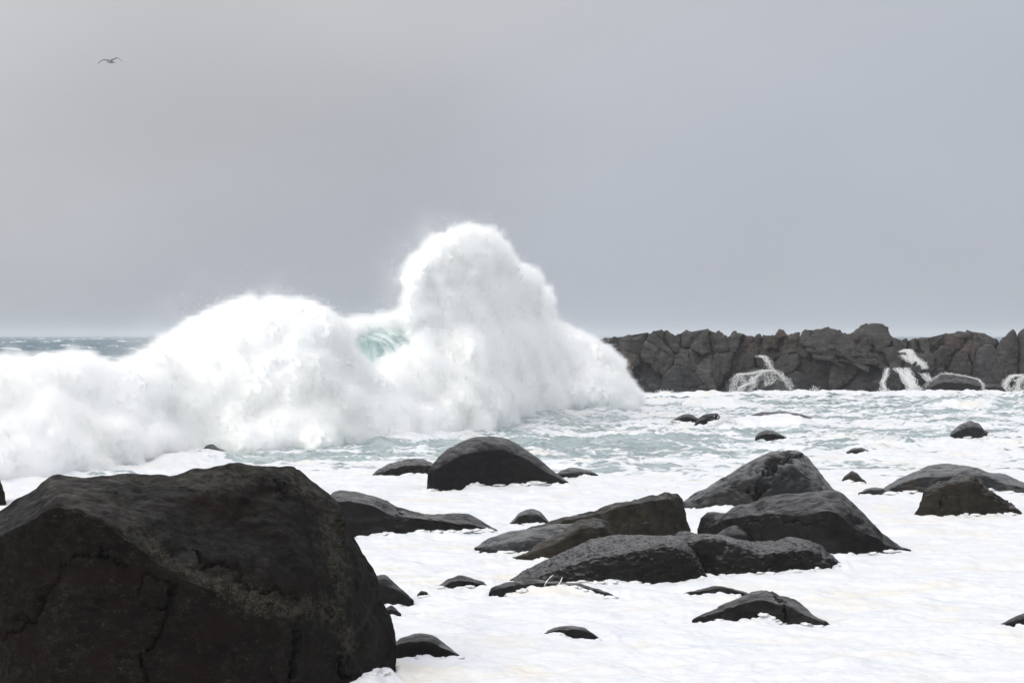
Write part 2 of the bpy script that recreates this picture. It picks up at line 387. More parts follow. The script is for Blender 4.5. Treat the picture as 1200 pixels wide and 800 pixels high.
# ------------------------------------------------------------------ boulders
def make_rock(label, T, F, B=None, mat='charcoal', set_ridge=0.45, set_brow=0.12, back=0.9, seed=0, rough=1.0,
              cracks=(), res=1.0, cat='rock', sink=0.35, lumps=1.0, name='boulder', facet=0.0, sharp=0.35):
    """A rock lofted from its crest line T, its brow B (where the top turns into the front) and its waterline F.
    Sections run from the front waterline over brow and crest down to the back, so the rock has its full depth."""
    T = np.array(T, float); F = np.array(F, float)
    x0, x1 = T[0, 0], T[-1, 0]
    Ym = float(yg(F[:, 1].max()))
    mpx = Ym / FOC
    W = (x1 - x0) * mpx
    nx = int(np.clip((x1 - x0) * 1.15 * res, 50, 560)); ntt = int(np.clip(nx * 0.7, 60, 300))
    u = np.linspace(0, 1, nx); u = 0.5 - 0.5 * np.cos(np.pi * (u * 0.94 + 0.03)); u = (u - u[0]) / (u[-1] - u[0])
    x = x0 + u * (x1 - x0)
    pt = line(T, x) * (1 - sharp) + np.interp(x, T[:, 0], T[:, 1]) * sharp; pf = np.maximum(line(F, x), pt + 0.3)
    taper = np.sqrt(np.clip(1 - (2 * u - 1) ** 4, 0, 1)) * 0.97 + 0.03
    fit = np.polyval(np.polyfit(x, pf, 2 if (x1 - x0) > 60 else 1), x)
    Yf0 = yg(np.maximum(fit, HOR + 20)); Yf = 0.65 * Yf0 + 0.35 * Yf0[np.argmin(Yf0)]
    Yf = Yf + 0.10 * W * np.abs(2 * u - 1) ** 3                 # the front curves away at both ends
    zw = wz(pf, Yf)                                              # foam heaped against the front
    HEAPS.append((x.copy(), Yf.copy(), np.clip(zw, -0.05, 0.6 * hmax_of(pf, pt, mpx)), max(0.35, 0.12 * W)))
    hgt = np.maximum(pf - pt, 0.1) * mpx
    hmax = hgt.max()
    depth = W * set_ridge * taper * (0.35 + 0.65 * hgt / hmax)
    if B is None: pb = pt + (pf - pt) * 0.38
    else: pb = np.clip(line(B, x), pt + 0.15 * (pf - pt), pf - 0.12 * (pf - pt))
    Yb = Yf + np.maximum(set_brow * depth, 0.10 * hgt)
    Yr = Yf + np.maximum(depth, 0.3 * hgt)
    Yk = Yr + depth * back + 0.3 * hgt
    zr = wz(pt, Yr); zb = wz(pb, Yb)
    xs = [x, x, x, x, x, x]
    ys = [Yf - 0.05, Yf, Yb, Yr, Yr + (Yk - Yr) * 0.6, Yk]
    zs = [np.full(nx, -sink), np.zeros(nx), zb, zr, zr * 0.62, np.full(nx, -sink)]
    P = np.zeros((nx, ntt, 3))
    for i in range(nx):
        yy = np.array([a[i] for a in ys]); zz = np.array([a[i] for a in zs])
        s = np.concatenate([[0], np.cumsum(np.maximum(np.hypot(np.diff(yy), np.diff(zz)), 1e-4))])
        # denser towards the front
        tt = np.linspace(0, 1, ntt) ** 1.15 * s[-1]
        P[i, :, 1] = pchip(s, yy, tt) * (1 - sharp) + np.interp(tt, s, yy) * sharp; P[i, :, 2] = pchip(s, zz, tt) * (1 - sharp) + np.interp(tt, s, zz) * sharp
        P[i, :, 0] = wx(x[i], P[i, :, 1])
    # close both ends
    nrm = -grid_normals(P)
    c = P.reshape(-1, 3).mean(0)
    if ((P.reshape(-1, 3) - c) * nrm.reshape(-1, 3)).sum() < 0: nrm = -nrm
    V = P.reshape(-1, 3); so = seed * 13.7
    sz = max(0.15, min(hmax * 2.2, W))
    q = V / sz + so
    edge = (taper[:, None] * np.ones((1, ntt))).ravel()
    d = lumps * 0.055 * sz * fbm(q * 1.3, 2, 0.5) * edge
    d = d + rough * (0.018 if mat in ('boulder', 'reef', 'reef_dark', 'brown') else 0.011) * sz * fbm(q * 4.0 + 5, 4, 0.55)
    if facet:
        d = d - facet * 0.05 * sz * np.maximum(0, fbm(q * np.array([2.2, 1.2, 1.6]) + 9, 2, 0.5, ridge=True) - 0.15)
    d = d + (0.010 if mat in ('boulder', 'glint', 'reef', 'reef_dark', 'brown') else 0.0035) * rough * fbm(V * np.array([6.0, 9.0, 9.0]) + so, 4, 0.6)
    if mat == 'glint': d = d + 0.012 * fbm(V * np.array([5.0, 9.0, 9.0]) + so, 3, 0.6, ridge=True)
    for (pts, wpx, dep) in cracks:
        pa = np.array(pts, float)
        qx = V[:, 0] / V[:, 1] * FOC + 600; qy = HOR + (H - V[:, 2]) / V[:, 1] * FOC
        qx = qx + 9 * fbm(V * 4.0 + 3, 4, 0.6); qy = qy + 9 * fbm(V * 4.0 + 40, 4, 0.6)
        best = np.full(len(V), 1e9)
        for k in range(len(pa) - 1):
            a, b2 = pa[k], pa[k + 1]; ab = b2 - a; L = (ab ** 2).sum() + 1e-9
            t_ = np.clip(((qx - a[0]) * ab[0] + (qy - a[1]) * ab[1]) / L, 0, 1)
            e = np.hypot(qx - a[0] - t_ * ab[0], qy - a[1] - t_ * ab[1])
            best = np.minimum(best, e)
        fr = V[:, 1] < np.repeat(Yr, ntt) + 0.2
        wloc = wpx * 0.6 * (0.5 + 1.3 * np.abs(perlin(V * 3.0 + 11)) * 2)
        d = d - dep * np.clip(1.1 + 1.6 * perlin(V * 2.2 + 70), 0.15, 1.4) * np.exp(-(best / np.maximum(wloc, 0.4)) ** 2) * fr
    V = V + nrm.reshape(-1, 3) * d[:, None]
    base = np.array([wx((x0 + x1) / 2, Ym), Ym, 0.0])
    o = mesh_grid(name, (V - base).reshape(nx, ntt, 3), M[mat])
    o.location = base
    # end caps
    me = o.data
    bm = bmesh.new(); bm.from_mesh(me)
    bmesh.ops.holes_fill(bm, edges=[e for e in bm.edges if e.is_boundary], sides=0)
    bmesh.ops.recalc_face_normals(bm, faces=bm.faces)
    bm.to_mesh(me); bm.free()
    if label: tag(o, label, cat, None)
    return o

rocks = []; HEAPS = []
def hmax_of(pf, pt, mpx): return float(np.max(pf - pt)) * mpx
def R(*a, **k):
    k.setdefault('sharp', 0.35 + 0.3 * ((len(rocks) * 7) % 5) / 4)
    k.setdefault('seed', len(rocks) + 1); rocks.append(make_rock(*a, **k)); return rocks[-1]

R('huge black lichen-flecked boulder filling the lower left foreground',
  [(-95, 700), (-70, 655), (-40, 625), (-15, 605), (0, 598), (20, 583), (40, 569), (58, 557), (70, 554), (100, 556), (130, 557), (170, 553), (220, 550), (260, 546), (300, 544), (335, 541), (347, 542), (358, 549), (385, 571), (400, 590), (412, 612), (422, 634), (438, 660), (450, 690), (457, 712), (462, 735), (465, 765)],
  [(-95, 800), (-40, 812), (60, 822), (200, 826), (330, 818), (395, 806), (415, 795), (425, 783), (450, 782), (465, 779)],
  [(-95, 730), (-40, 660), (0, 612), (50, 578), (100, 602), (150, 632), (200, 664), (250, 688), (300, 703), (350, 714), (392, 722), (420, 735), (455, 760)],
  mat='boulder', set_ridge=0.42, set_brow=0.13, back=0.5, res=1.1, rough=0.8, lumps=0.08, facet=0.8, sharp=0.48, sink=0.5, cat='boulder',
  cracks=[([(-10, 748), (20, 740), (40, 718), (48, 700), (55, 682), (66, 668), (78, 655)], 4.5, 0.08),
          ([(80, 652), (95, 645), (115, 648), (130, 656), (152, 655)], 2.2, 0.07),
          ([(170, 672), (182, 676), (196, 682), (200, 698), (192, 712), (180, 714), (168, 706), (163, 690), (170, 672)], 1.8, 0.05),
          ([(183, 700), (183, 714)], 1.5, 0.04),
          ([(168, 800), (169, 760), (175, 750), (186, 736), (198, 718), (204, 692)], 3.6, 0.06),
          ([(346, 800), (350, 770), (352, 748), (349, 735)], 3.0, 0.09),
          ([(228, 640), (262, 662), (300, 688), (345, 702), (385, 716)], 2.4, 0.06),
          ([(320, 566), (340, 572), (345, 585), (370, 582)], 2.0, 0.05),
          ([(396, 600), (396, 660), (393, 720)], 3.0, -0.05),
          ([(400, 770), (405, 780), (412, 795)], 3.0, 0.12)])
R('dark boulder just peeking in at the left edge above the huge boulder',
  [(-60, 585), (-40, 566), (-15, 556), (-3, 558), (2, 565), (5, 575), (7, 588)], [(-60, 590), (7, 592)], mat='boulder')
R('long low black rock sloping down right from behind the huge boulder',
  [(370, 600), (382, 582), (392, 575), (402, 572), (414, 573), (428, 577), (442, 580), (456, 585), (468, 591), (482, 595), (500, 598), (520, 600), (545, 605), (562, 611), (576, 618), (585, 622)],
  [(370, 629), (420, 630), (445, 628), (470, 626), (500, 623), (520, 622), (545, 622), (570, 622), (585, 623)],
  [(370, 605), (392, 588), (430, 592), (460, 602), (500, 608), (540, 612), (575, 619)], mat='charcoal', facet=0.4,
  cracks=[([(462, 588), (470, 600), (468, 622)], 2.0, 0.05), ([(505, 606), (516, 612), (514, 622)], 1.5, 0.03)])
R('tall rounded black dome of rock standing alone in mid water',
  [(501, 566), (502, 554), (507, 542), (516, 533), (528, 525), (542, 518), (558, 514), (575, 512), (590, 513), (603, 517), (615, 524), (627, 534), (640, 545), (654, 557), (666, 565)],
  [(501, 574), (515, 576), (530, 575), (545, 571), (558, 564), (575, 567), (600, 566), (620, 565), (640, 564), (666, 566)],
  [(501, 569), (507, 556), (520, 545), (550, 532), (585, 528), (615, 538), (640, 553), (662, 564)], mat='charcoal', set_ridge=0.35, rough=0.5, lumps=0.6)
R('low foam-streaked rock half awash left of the tall dome',
  [(435, 557), (444, 550), (458, 543), (474, 539), (490, 538), (505, 541), (520, 548)], [(435, 558), (460, 557), (490, 556), (520, 556)], mat='glint')
R('small grey rock just right of the tall dome',
  [(648, 556), (657, 551), (668, 548), (680, 548), (692, 551), (701, 556)], [(648, 560), (672, 562), (701, 557)], mat='slate')
R('small pointed grey-green rock alone above the long slabs',
  [(596, 614), (603, 607), (609, 599), (616, 596), (624, 596), (632, 599), (638, 605), (645, 613)], [(596, 616), (612, 615), (630, 614), (645, 614)], mat='slate', facet=1.0)
R('brown tilted slab with blunt upright right end',
  [(600, 632), (630, 617), (648, 610), (680, 600), (720, 588), (745, 581), (768, 575), (783, 574), (794, 576), (801, 583), (805, 600), (809, 622)],
  [(600, 640), (650, 641), (700, 640), (760, 636), (809, 630)],
  [(600, 636), (648, 617), (680, 606), (720, 594), (745, 587), (770, 581), (790, 582), (803, 604)], mat='brown', set_ridge=0.3, set_brow=0.35, facet=0.4,
  cracks=[([(745, 594), (756, 610), (772, 630)], 1.6, 0.04)])
R('flat blue-grey slab tapering left below the small pointed rock',
  [(556, 641), (566, 635), (580, 629), (600, 623), (625, 618), (650, 615), (678, 613), (700, 622), (715, 636)],
  [(556, 642), (566, 646), (600, 648), (640, 646), (715, 642)],
  [(556, 641), (575, 641), (600, 636), (630, 632), (660, 632), (700, 634)], mat='slate', set_ridge=0.4)
R('hump-backed brown rock in front of the brown tilted slab',
  [(601, 652), (612, 646), (626, 640), (645, 632), (658, 625), (668, 617), (680, 610), (694, 608), (708, 611), (717, 618), (722, 628), (724, 640)],
  [(601, 653), (615, 655), (640, 654), (690, 652), (724, 648)],
  [(603, 652), (630, 645), (660, 634), (685, 620), (705, 620), (718, 630)], mat='brown', facet=0.3)
R('broad black rock with glistening pitted back and smooth dark front',
  [(594, 683), (606, 675), (620, 666), (636, 657), (655, 648), (678, 639), (700, 632), (725, 628), (755, 626), (780, 626), (795, 628), (806, 635), (815, 648), (822, 662), (828, 675)],
  [(594, 685), (640, 684), (680, 683), (720, 683), (760, 685), (790, 684), (815, 680), (828, 676)],
  [(598, 682), (640, 672), (670, 662), (700, 653), (740, 646), (780, 641), (803, 644), (820, 665)], mat='glint', set_ridge=0.60, set_brow=0.10, rough=1.2, lumps=0.5, res=1.3)
R('black knobbly rock stretching right from the glistening broad rock',
  [(775, 640), (790, 627), (805, 621), (830, 622), (850, 625), (866, 631), (882, 635), (900, 634), (925, 632), (944, 634), (958, 640), (971, 650), (986, 660)],
  [(775, 672), (825, 675), (860, 675), (900, 671), (940, 668), (958, 663), (986, 661)],
  [(780, 648), (800, 634), (830, 634), (862, 642), (888, 650), (915, 645), (942, 644), (966, 654)], mat='glint', set_ridge=0.60, set_brow=0.10, rough=1.4, facet=0.8, res=1.3)
R('smooth rounded hump poking up behind the knobbly rock',
  [(836, 628), (845, 620), (855, 616), (864, 615), (873, 618), (884, 626), (896, 635)], [(836, 646), (896, 646)], mat='charcoal')
R('smallest hump behind the knobbly rock, right of the rounded one',
  [(890, 633), (900, 629), (909, 628), (919, 629), (930, 635)], [(890, 646), (930, 646)], mat='charcoal')
R('big black wedge rock with long slope down to the right',
  [(817, 618), (821, 607), (829, 600), (850, 596), (875, 590), (900, 585), (930, 580), (957, 575), (973, 573), (984, 576), (994, 585), (1006, 598), (1018, 611), (1032, 624), (1046, 635), (1057, 641), (1067, 645)],
  [(817, 632), (850, 641), (900, 646), (940, 647), (975, 649), (1010, 649), (1030, 647), (1050, 645), (1067, 646)],
  [(820, 620), (860, 606), (900, 602), (940, 604), (970, 598), (992, 608), (1020, 626), (1055, 643)], mat='charcoal', set_ridge=0.38, set_brow=0.14, facet=0.9, lumps=0.8, res=1.2,
  cracks=[([(880, 612), (920, 606), (960, 612), (985, 606)], 3.0, 0.04)])
R('grooved grey-brown peaked rock behind the big wedge rock',
  [(800, 587), (815, 577), (835, 567), (858, 556), (878, 547), (894, 539), (908, 535), (922, 534), (934, 535), (944, 540), (956, 550), (968, 562), (979, 574), (988, 588)],
  [(800, 594), (830, 595), (850, 594), (900, 596), (988, 597)],
  [(803, 590), (850, 574), (890, 560), (925, 548), (950, 558), (975, 580)], mat='slate', set_ridge=0.4, set_brow=0.25, facet=0.5, res=1.2,
  cracks=[([(925, 538), (908, 548), (896, 560), (886, 580)], 6.0, 0.22), ([(850, 562), (858, 575)], 4.0, 0.05)])
R('long low dark rock running off the right edge',
  [(1030, 575), (1042, 566), (1056, 559), (1075, 553), (1094, 547), (1110, 544), (1128, 544), (1145, 548), (1160, 554), (1180, 558), (1200, 564), (1235, 572), (1262, 580)],
  [(1030, 578), (1060, 575), (1085, 577), (1120, 578), (1160, 577), (1185, 579), (1262, 582)],
  [(1032, 577), (1056, 566), (1100, 557), (1140, 557), (1180, 566), (1230, 576)], mat='slate', set_ridge=0.4, facet=0.5)
R('little low rock touching the left tip of the long rock at the right edge',
  [(1006, 577), (1017, 572), (1028, 570), (1040, 573), (1046, 577)], [(1006, 578), (1046, 579)], mat='slate')
R('steep grey boulder with flat left face near the right edge',
  [(1072, 602), (1077, 593), (1081, 582), (1085, 575), (1092, 570), (1105, 565), (1119, 560), (1131, 558), (1142, 560), (1154, 568), (1168, 580), (1184, 592), (1199, 601)],
  [(1072, 603), (1085, 606), (1110, 605), (1140, 604), (1160, 602), (1199, 602)],
  [(1075, 598), (1087, 582), (1105, 572), (1132, 566), (1156, 578), (1184, 596)], mat='brown', set_ridge=0.4, facet=0.8, set_brow=0.2,
  cracks=[([(1106, 570), (1103, 585), (1107, 603)], 2.5, 0.06), ([(1143, 562), (1160, 580), (1180, 598)], 2.0, -0.04)])
R('tiny pointed rock right of the peaked rock',
  [(985, 563), (992, 557), (999, 553), (1005, 555), (1010, 560), (1015, 564)], [(985, 564), (1000, 565), (1015, 565)], mat='brown')
R('lone fin-shaped grey rock farthest out at the right',
  [(1110, 514), (1117, 505), (1126, 498), (1137, 494), (1146, 496), (1154, 503), (1168, 509)], [(1110, 515), (1130, 515), (1150, 512), (1168, 510)], mat='slate')
R('barely showing flat rock between the fin-shaped rock and the tiny pointed one',
  [(992, 529), (1002, 524), (1012, 525), (1021, 529)], [(992, 530), (1021, 530)], mat='slate')
R('half-submerged rock with water streaming over its right side',
  [(885, 513), (890, 507), (898, 504), (906, 505), (914, 508), (922, 512)], [(885, 515), (922, 514)], mat='glint')
R('left lump of the two dark lumps amid the broken water',
  [(786, 494), (794, 488), (805, 485), (816, 488), (824, 494)], [(786, 496), (824, 496)], mat='charcoal')
R('jagged right lump of the two dark lumps amid the broken water',
  [(812, 499), (818, 490), (828, 485), (838, 483), (844, 487), (846, 497)], [(812, 501), (846, 500)], mat='charcoal', facet=1.2)
R('low dark ledge with a wave pouring over it below the reef',
  [(874, 490), (884, 485), (898, 482), (915, 482), (932, 484), (946, 487), (960, 491)], [(878, 493), (956, 494)], mat='charcoal')
R('dark sloping rock emerging from behind the huge boulder at its right',
  [(425, 690), (438, 676), (450, 676), (460, 681), (470, 689), (478, 697), (485, 703)], [(425, 705), (470, 705), (485, 704)], mat='charcoal')
R('tiny wet rock tip against the right side of the huge boulder',
  [(450, 714), (458, 709), (464, 712), (470, 719)], [(450, 722), (470, 721)], mat='charcoal')
R('very small dark rock tip left of the low curved rock',
  [(489, 696), (494, 692), (499, 693), (503, 697)], [(489, 698), (503, 698)], mat='charcoal')
R('low curved black rock with foam biting into its front',
  [(508, 692), (516, 684), (526, 677), (538, 674), (550, 677), (562, 680), (574, 686)], [(508, 693), (520, 694), (532, 689), (550, 688), (574, 687)], mat='charcoal')
R('long thin flat rock awash in front of the glistening broad rock',
  [(573, 694), (577, 688), (584, 685), (596, 682), (612, 680), (635, 679), (655, 680), (680, 683), (700, 689), (718, 696)],
  [(573, 699), (582, 700), (600, 695), (620, 690), (650, 688), (670, 690), (690, 694), (718, 698)], mat='slate', set_ridge=0.12)
R('small black dome touching the base of the huge boulder at its right',
  [(456, 762), (462, 752), (470, 746), (481, 743), (493, 742), (506, 745), (519, 752), (530, 760), (539, 767)], [(456, 769), (480, 766), (505, 766), (518, 769), (539, 768)], mat='charcoal', rough=0.7)
R('small low black rock nearest the bottom edge, mid frame',
  [(630, 743), (645, 737), (657, 733), (670, 731), (684, 734), (693, 740), (702, 747)], [(630, 744), (645, 742), (655, 743), (665, 747), (702, 748)], mat='charcoal')
R('thin dark sliver of rock left of the small peaked rock',
  [(801, 695), (820, 690), (840, 686), (855, 688), (870, 692), (884, 698)], [(801, 697), (835, 696), (850, 694), (884, 699)], mat='charcoal', set_ridge=0.2)
R('black two-humped peaked rock alone in the white foam, right of centre',
  [(811, 726), (830, 717), (850, 708), (866, 698), (879, 692), (892, 690), (904, 692), (913, 699), (919, 699), (930, 702), (940, 709), (952, 719), (963, 726), (973, 731)],
  [(811, 727), (840, 729), (870, 727), (897, 724), (920, 731), (945, 732), (973, 732)],
  [(815, 725), (850, 714), (875, 706), (893, 703), (912, 708), (938, 718), (965, 729)], mat='charcoal', facet=0.8, res=1.2,
  cracks=[([(904, 690), (915, 704), (921, 728)], 2.0, 0.07)])
R('black rock corner cut by the right edge near the bottom',
  [(1164, 736), (1175, 728), (1187, 722), (1200, 717), (1222, 714), (1245, 722), (1258, 737)], [(1164, 737), (1198, 738), (1258, 739)], mat='charcoal')
R('dark lump showing through the bottom of the white breaker at the left',
  [(236, 530), (241, 523), (249, 521), (258, 525), (268, 529), (280, 533)], [(236, 536), (280, 536)], mat='charcoal')

# ------------------------------------------------------------------ the big breaker
def ico(sub=2):
    bm = bmesh.new(); bmesh.ops.create_icosphere(bm, subdivisions=sub, radius=1.0)
    bm.verts.ensure_lookup_table()
    v = np.array([x.co[:] for x in bm.verts]); f = np.array([[a.index for a in x.verts] for x in bm.faces]); bm.free()
    return v, f
ICO2 = ico(2)
def blobs_mesh(name, blobs, voxel):
    V, F = ICO2; n = len(V)
    vs = np.concatenate([V * np.array(b[3:6]) + np.array(b[:3]) for b in blobs])
    fs = np.concatenate([F + i * n for i in range(len(blobs))])
    o = raw_mesh('temp', vs, fs, None)
    md = o.modifiers.new('r', 'REMESH'); md.mode = 'VOXEL'; md.voxel_size = voxel
    dg = bpy.context.evaluated_depsgraph_get(); dg.update()
    me = bpy.data.meshes.new_from_object(o.evaluated_get(dg))
    bm = bmesh.new(); bm.from_mesh(me); bm.verts.ensure_lookup_table(); seen = set(); best = []
    for v0 in bm.verts:                                          # keep the one connected body, drop stray bubbles
        if v0.index in seen: continue
        st = [v0]; isl = []; seen.add(v0.index)
        while st:
            v = st.pop(); isl.append(v)
            for e in v.link_edges:
                w = e.other_vert(v)
                if w.index not in seen: seen.add(w.index); st.append(w)
        if len(isl) > len(best): best = isl
    keep = set(v.index for v in best)
    bmesh.ops.delete(bm, geom=[v for v in bm.verts if v.index not in keep], context='VERTS'); bm.to_mesh(me); bm.free()
    old = o.data; bpy.data.objects.remove(o); bpy.data.meshes.remove(old)
    me.name = name
    return me
BASE = [(-80, 570), (0, 562), (60, 556), (100, 550), (150, 545), (200, 535), (260, 531), (350, 527), (420, 520), (500, 512), (560, 504), (600, 492), (640, 484), (700, 482), (745, 476), (775, 467)]
TOP_A = [(-80, 430), (0, 420), (60, 414), (100, 416), (150, 419), (188, 410), (205, 394), (230, 372), (255, 357), (280, 349), (310, 347), (340, 344), (360, 349), (374, 361), (385, 376), (396, 398), (408, 416), (425, 427), (443, 430), (458, 424), (470, 408), (500, 381), (540, 370), (600, 366), (640, 370), (665, 378), (690, 395), (706, 411), (722, 431), (740, 451), (758, 463), (778, 473)]
TOP_B = [(470, 356), (478, 326), (490, 300), (504, 283), (522, 269), (545, 259), (560, 262), (571, 266), (582, 277), (588, 297), (604, 304), (616, 324), (632, 331), (645, 346), (650, 370)]
def core_mesh():
    r_ = random.Random(11); bl = []
    def add(px, py, Y, rpx, sy=1.0):
        m = Y / FOC
        bl.append((wx(px, Y), Y, wz(py, Y), rpx * m, rpx * m * sy, rpx * m * r_.uniform(0.85, 1.1)))
    TA = [(x, y + 8) for x, y in TOP_A]; TB = [(x, y + 8) for x, y in TOP_B]
    px = -80.0
    while px < 776:
        yb = float(line(BASE, np.array([px]))[0]); yt = float(line(TA, np.array([px]))[0]); Y0 = float(yg(yb))
        hh = yb - yt; py = yb
        while py > yt:
            f = (yb - py) / max(hh, 1)
            r = min(r_.uniform(16, 34), max(5, hh * 0.45))
            cy_ = max(py, yt + r)
            Yb = Y0 + 1.2 + f * 5.0 + r_.uniform(-1.0, 0.8) * min(1, hh / 80)
            add(px + r_.uniform(-5, 5), cy_, Yb, r, r_.uniform(1.0, 1.6))
            py -= r * 0.75
        add(px, yt + min(14, hh * 0.4), Y0 + 5.5, min(14, hh * 0.4), 2.0)
        dYp = abs(float(yg(float(line(BASE, np.array([px + 2.0]))[0]))) - Y0) / 2.0
        px += min(r_.uniform(10, 15), max(2.5, 1.5 / max(dYp, 0.01)))
    for px in range(372, 500, 7):                                # crest running behind, over the green face
        yt = float(line([(370, 362), (385, 369), (410, 372), (440, 369), (470, 361), (500, 356)], np.array([float(px)]))[0]) + 8
        Y0 = float(yg(float(line(BASE, np.array([float(px)]))[0]))) + 10
        add(px, yt + 6, Y0, 8, 3.0); add(px, yt + 16, Y0 + 0.8, 11, 3.0)
    px = 480.0
    while px < 644:
        yt = float(line(TB, np.array([px]))[0]); yb = 400.0
        Y0 = float(yg(float(line(BASE, np.array([px]))[0]))) + 7
        py = yb
        while py > yt:
            r = min(r_.uniform(11, 24), max(5, (yb - yt) * 0.3), max(6, (px - 474) * 0.7), max(6, (652 - px) * 0.6))
            add(px + r_.uniform(-3, 3), max(py, yt + r), Y0 + r_.uniform(-1.2, 1.2), r, 1.3)
            py -= r * 0.7
        px += 5
    me = blobs_mesh('foam_body', bl, 0.11)
    n = len(me.vertices); V = np.zeros(n * 3); me.vertices.foreach_get('co', V); V = V.reshape(-1, 3)
    # relax the blobs a little
    ne = len(me.edges); E = np.zeros(ne * 2, dtype=np.int32); me.edges.foreach_get('vertices', E); E = E.reshape(-1, 2)
    deg = np.bincount(E.ravel(), minlength=n)[:, None]
    for it in range(20):
        S = np.zeros_like(V)
        for c in range(3):
            S[:, c] = np.bincount(E[:, 0], V[E[:, 1], c], n) + np.bincount(E[:, 1], V[E[:, 0], c], n)
        V = V * 0.4 + 0.6 * S / np.maximum(deg, 1)
    me.vertices.foreach_set('co', V.ravel()); me.update()
    Nn = np.zeros(n * 3); me.vertices.foreach_get('normal', Nn); Nn = Nn.reshape(-1, 3)
    d = 0.16 * fbm(V * np.array([0.45, 0.45, 0.55]), 2, 0.5, billow=True) + 0.11 * fbm(V * 1.5 + 3, 3, 0.6, billow=True) + 0.09 * fbm(V * np.array([2.2, 2.2, 0.5]) + 31, 3, 0.55) + 0.09 * fbm(V * 4.5 + 9, 3, 0.65)
    hi_ = sm(V[:, 2], 4.6, 6.0)                                  # the tall burst is more torn than the rolling foam
    d = d + hi_ * (0.30 * fbm(V * np.array([0.9, 0.9, 0.9]) + 55, 3, 0.6, billow=True) - 0.12)
    V = V + Nn * d[:, None]
    me.vertices.foreach_set('co', V.ravel()); me.update()
    me.polygons.foreach_set('use_smooth', np.ones(len(me.polygons), dtype=bool))
    return me, V, Nn
M['breaker'] = foam_mat('breaker_foam', (0.965, 0.972, 0.968), 1.5, 0.2)
wave = empty('breaking_wave', (wx(350, 100), 100, 0))
tag(wave, 'huge white breaker bursting upward in spray beyond the boulders', 'wave')
cme, CV, CN = core_mesh()
core = bpy.data.objects.new('foam_body', cme); COL.objects.link(core); cme.materials.clear(); cme.materials.append(M['breaker'])
core.parent = wave
core.location = (-wave.location.x, -wave.location.y, 0)

def water_mat():
    m, t, b, out = new_mat('green_wave_water')
    g = N(t, 'ShaderNodeNewGeometry').outputs['Position']
    mp = N(t, 'ShaderNodeMapping'); mp.inputs['Scale'].default_value = (1.1, 1.1, 0.35); mp.inputs['Rotation'].default_value = (0, 0.6, 0); t.links.new(g, mp.inputs[0])
    st = noise(t, mp.outputs[0], 1.4, 4, 0.5)
    sepz = N(t, 'ShaderNodeSeparateXYZ'); t.links.new(g, sepz.inputs[0])
    col = mixc(t, mapr(t, st, 0.35, 0.7), (0.20, 0.315, 0.305), (0.46, 0.59, 0.57))
    fo = mapr(t, noise(t, mp.outputs[0], 1.3, 6, 0.6), 0.42, 0.80)
    col = mixc(t, fo, col, (0.85, 0.89, 0.88))
    t.links.new(col, b.inputs['Base Color'])
    t.links.new(math_n(t, 'MULTIPLY_ADD', fo, 0.6, 0.18), b.inputs['Roughness'])
    b.inputs['Specular IOR Level'].default_value = 0.4
    return m
M['lip'] = water_mat()
n_h = len(HEAPS)
lip = make_rock(None, [(350, 420), (365, 396), (382, 387), (404, 383), (424, 381), (446, 382), (468, 388), (484, 400), (498, 420)], [(350, 512), (498, 508)],
                [(350, 440), (384, 412), (414, 404), (442, 406), (472, 422), (498, 445)], mat='lip', set_ridge=0.7, set_brow=0.1, rough=0.3, lumps=0.4, sharp=0.0, name='green_crest')
lip2 = make_rock(None, [(455, 400), (468, 384), (484, 376), (500, 375), (515, 381), (528, 394), (536, 410)], [(455, 503), (536, 500)],
                 [(455, 410), (484, 384), (505, 384), (536, 415)], mat='lip', set_ridge=0.7, set_brow=0.1, rough=0.3, lumps=0.4, sharp=0.0, name='green_crest')
for o in (lip, lip2):
    if 'category' in o: del o['category']
    o.parent = wave; o.location = o.location - wave.location
del HEAPS[n_h:]

# droplets thrown off the foam
def droplets(name, P, r, mat, parent=None, stretch=None):
    T = np.array([[1, 0, -.7], [-1, 0, -.7], [0, 1, .7], [0, -1, .7]]); TF = np.array([[0, 1, 2], [0, 3, 1], [0, 2, 3], [1, 3, 2]])
    n = len(P); a = rng.uniform(0, 6.28, n); c, s_ = np.cos(a), np.sin(a)
    V = np.zeros((n, 4, 3)); V[..., 0] = c[:, None] * T[:, 0] - s_[:, None] * T[:, 1]; V[..., 1] = s_[:, None] * T[:, 0] + c[:, None] * T[:, 1]; V[..., 2] = T[:, 2]
    V = V * r[:, None, None]
    if stretch is not None: V = V * np.array(stretch)
    V = V + P[:, None, :]
    F_ = (TF[None] + 4 * np.arange(n)[:, None, None]).reshape(-1, 3)
    return raw_mesh(name, V.reshape(-1, 3), F_, mat, parent, smooth=False)
k = rng.choice(len(CV), 70000)
up = CN[k, 2] > -0.2; k = k[up]
near_ = CV[k, 1] < 100
dist = rng.exponential(0.17, len(k)) * np.where(near_, 0.55, 1.0)
DP = CV[k] + CN[k] * dist[:, None] + np.stack([-0.4 * dist, np.zeros(len(k)), 0.5 * dist], 1)
drops = droplets('spray_droplets', DP - np.array(wave.location), rng.uniform(0.008, 0.024, len(k)) * np.where(near_, 0.6, 1.0), M['breaker'], wave)
tag(drops, kind='stuff')

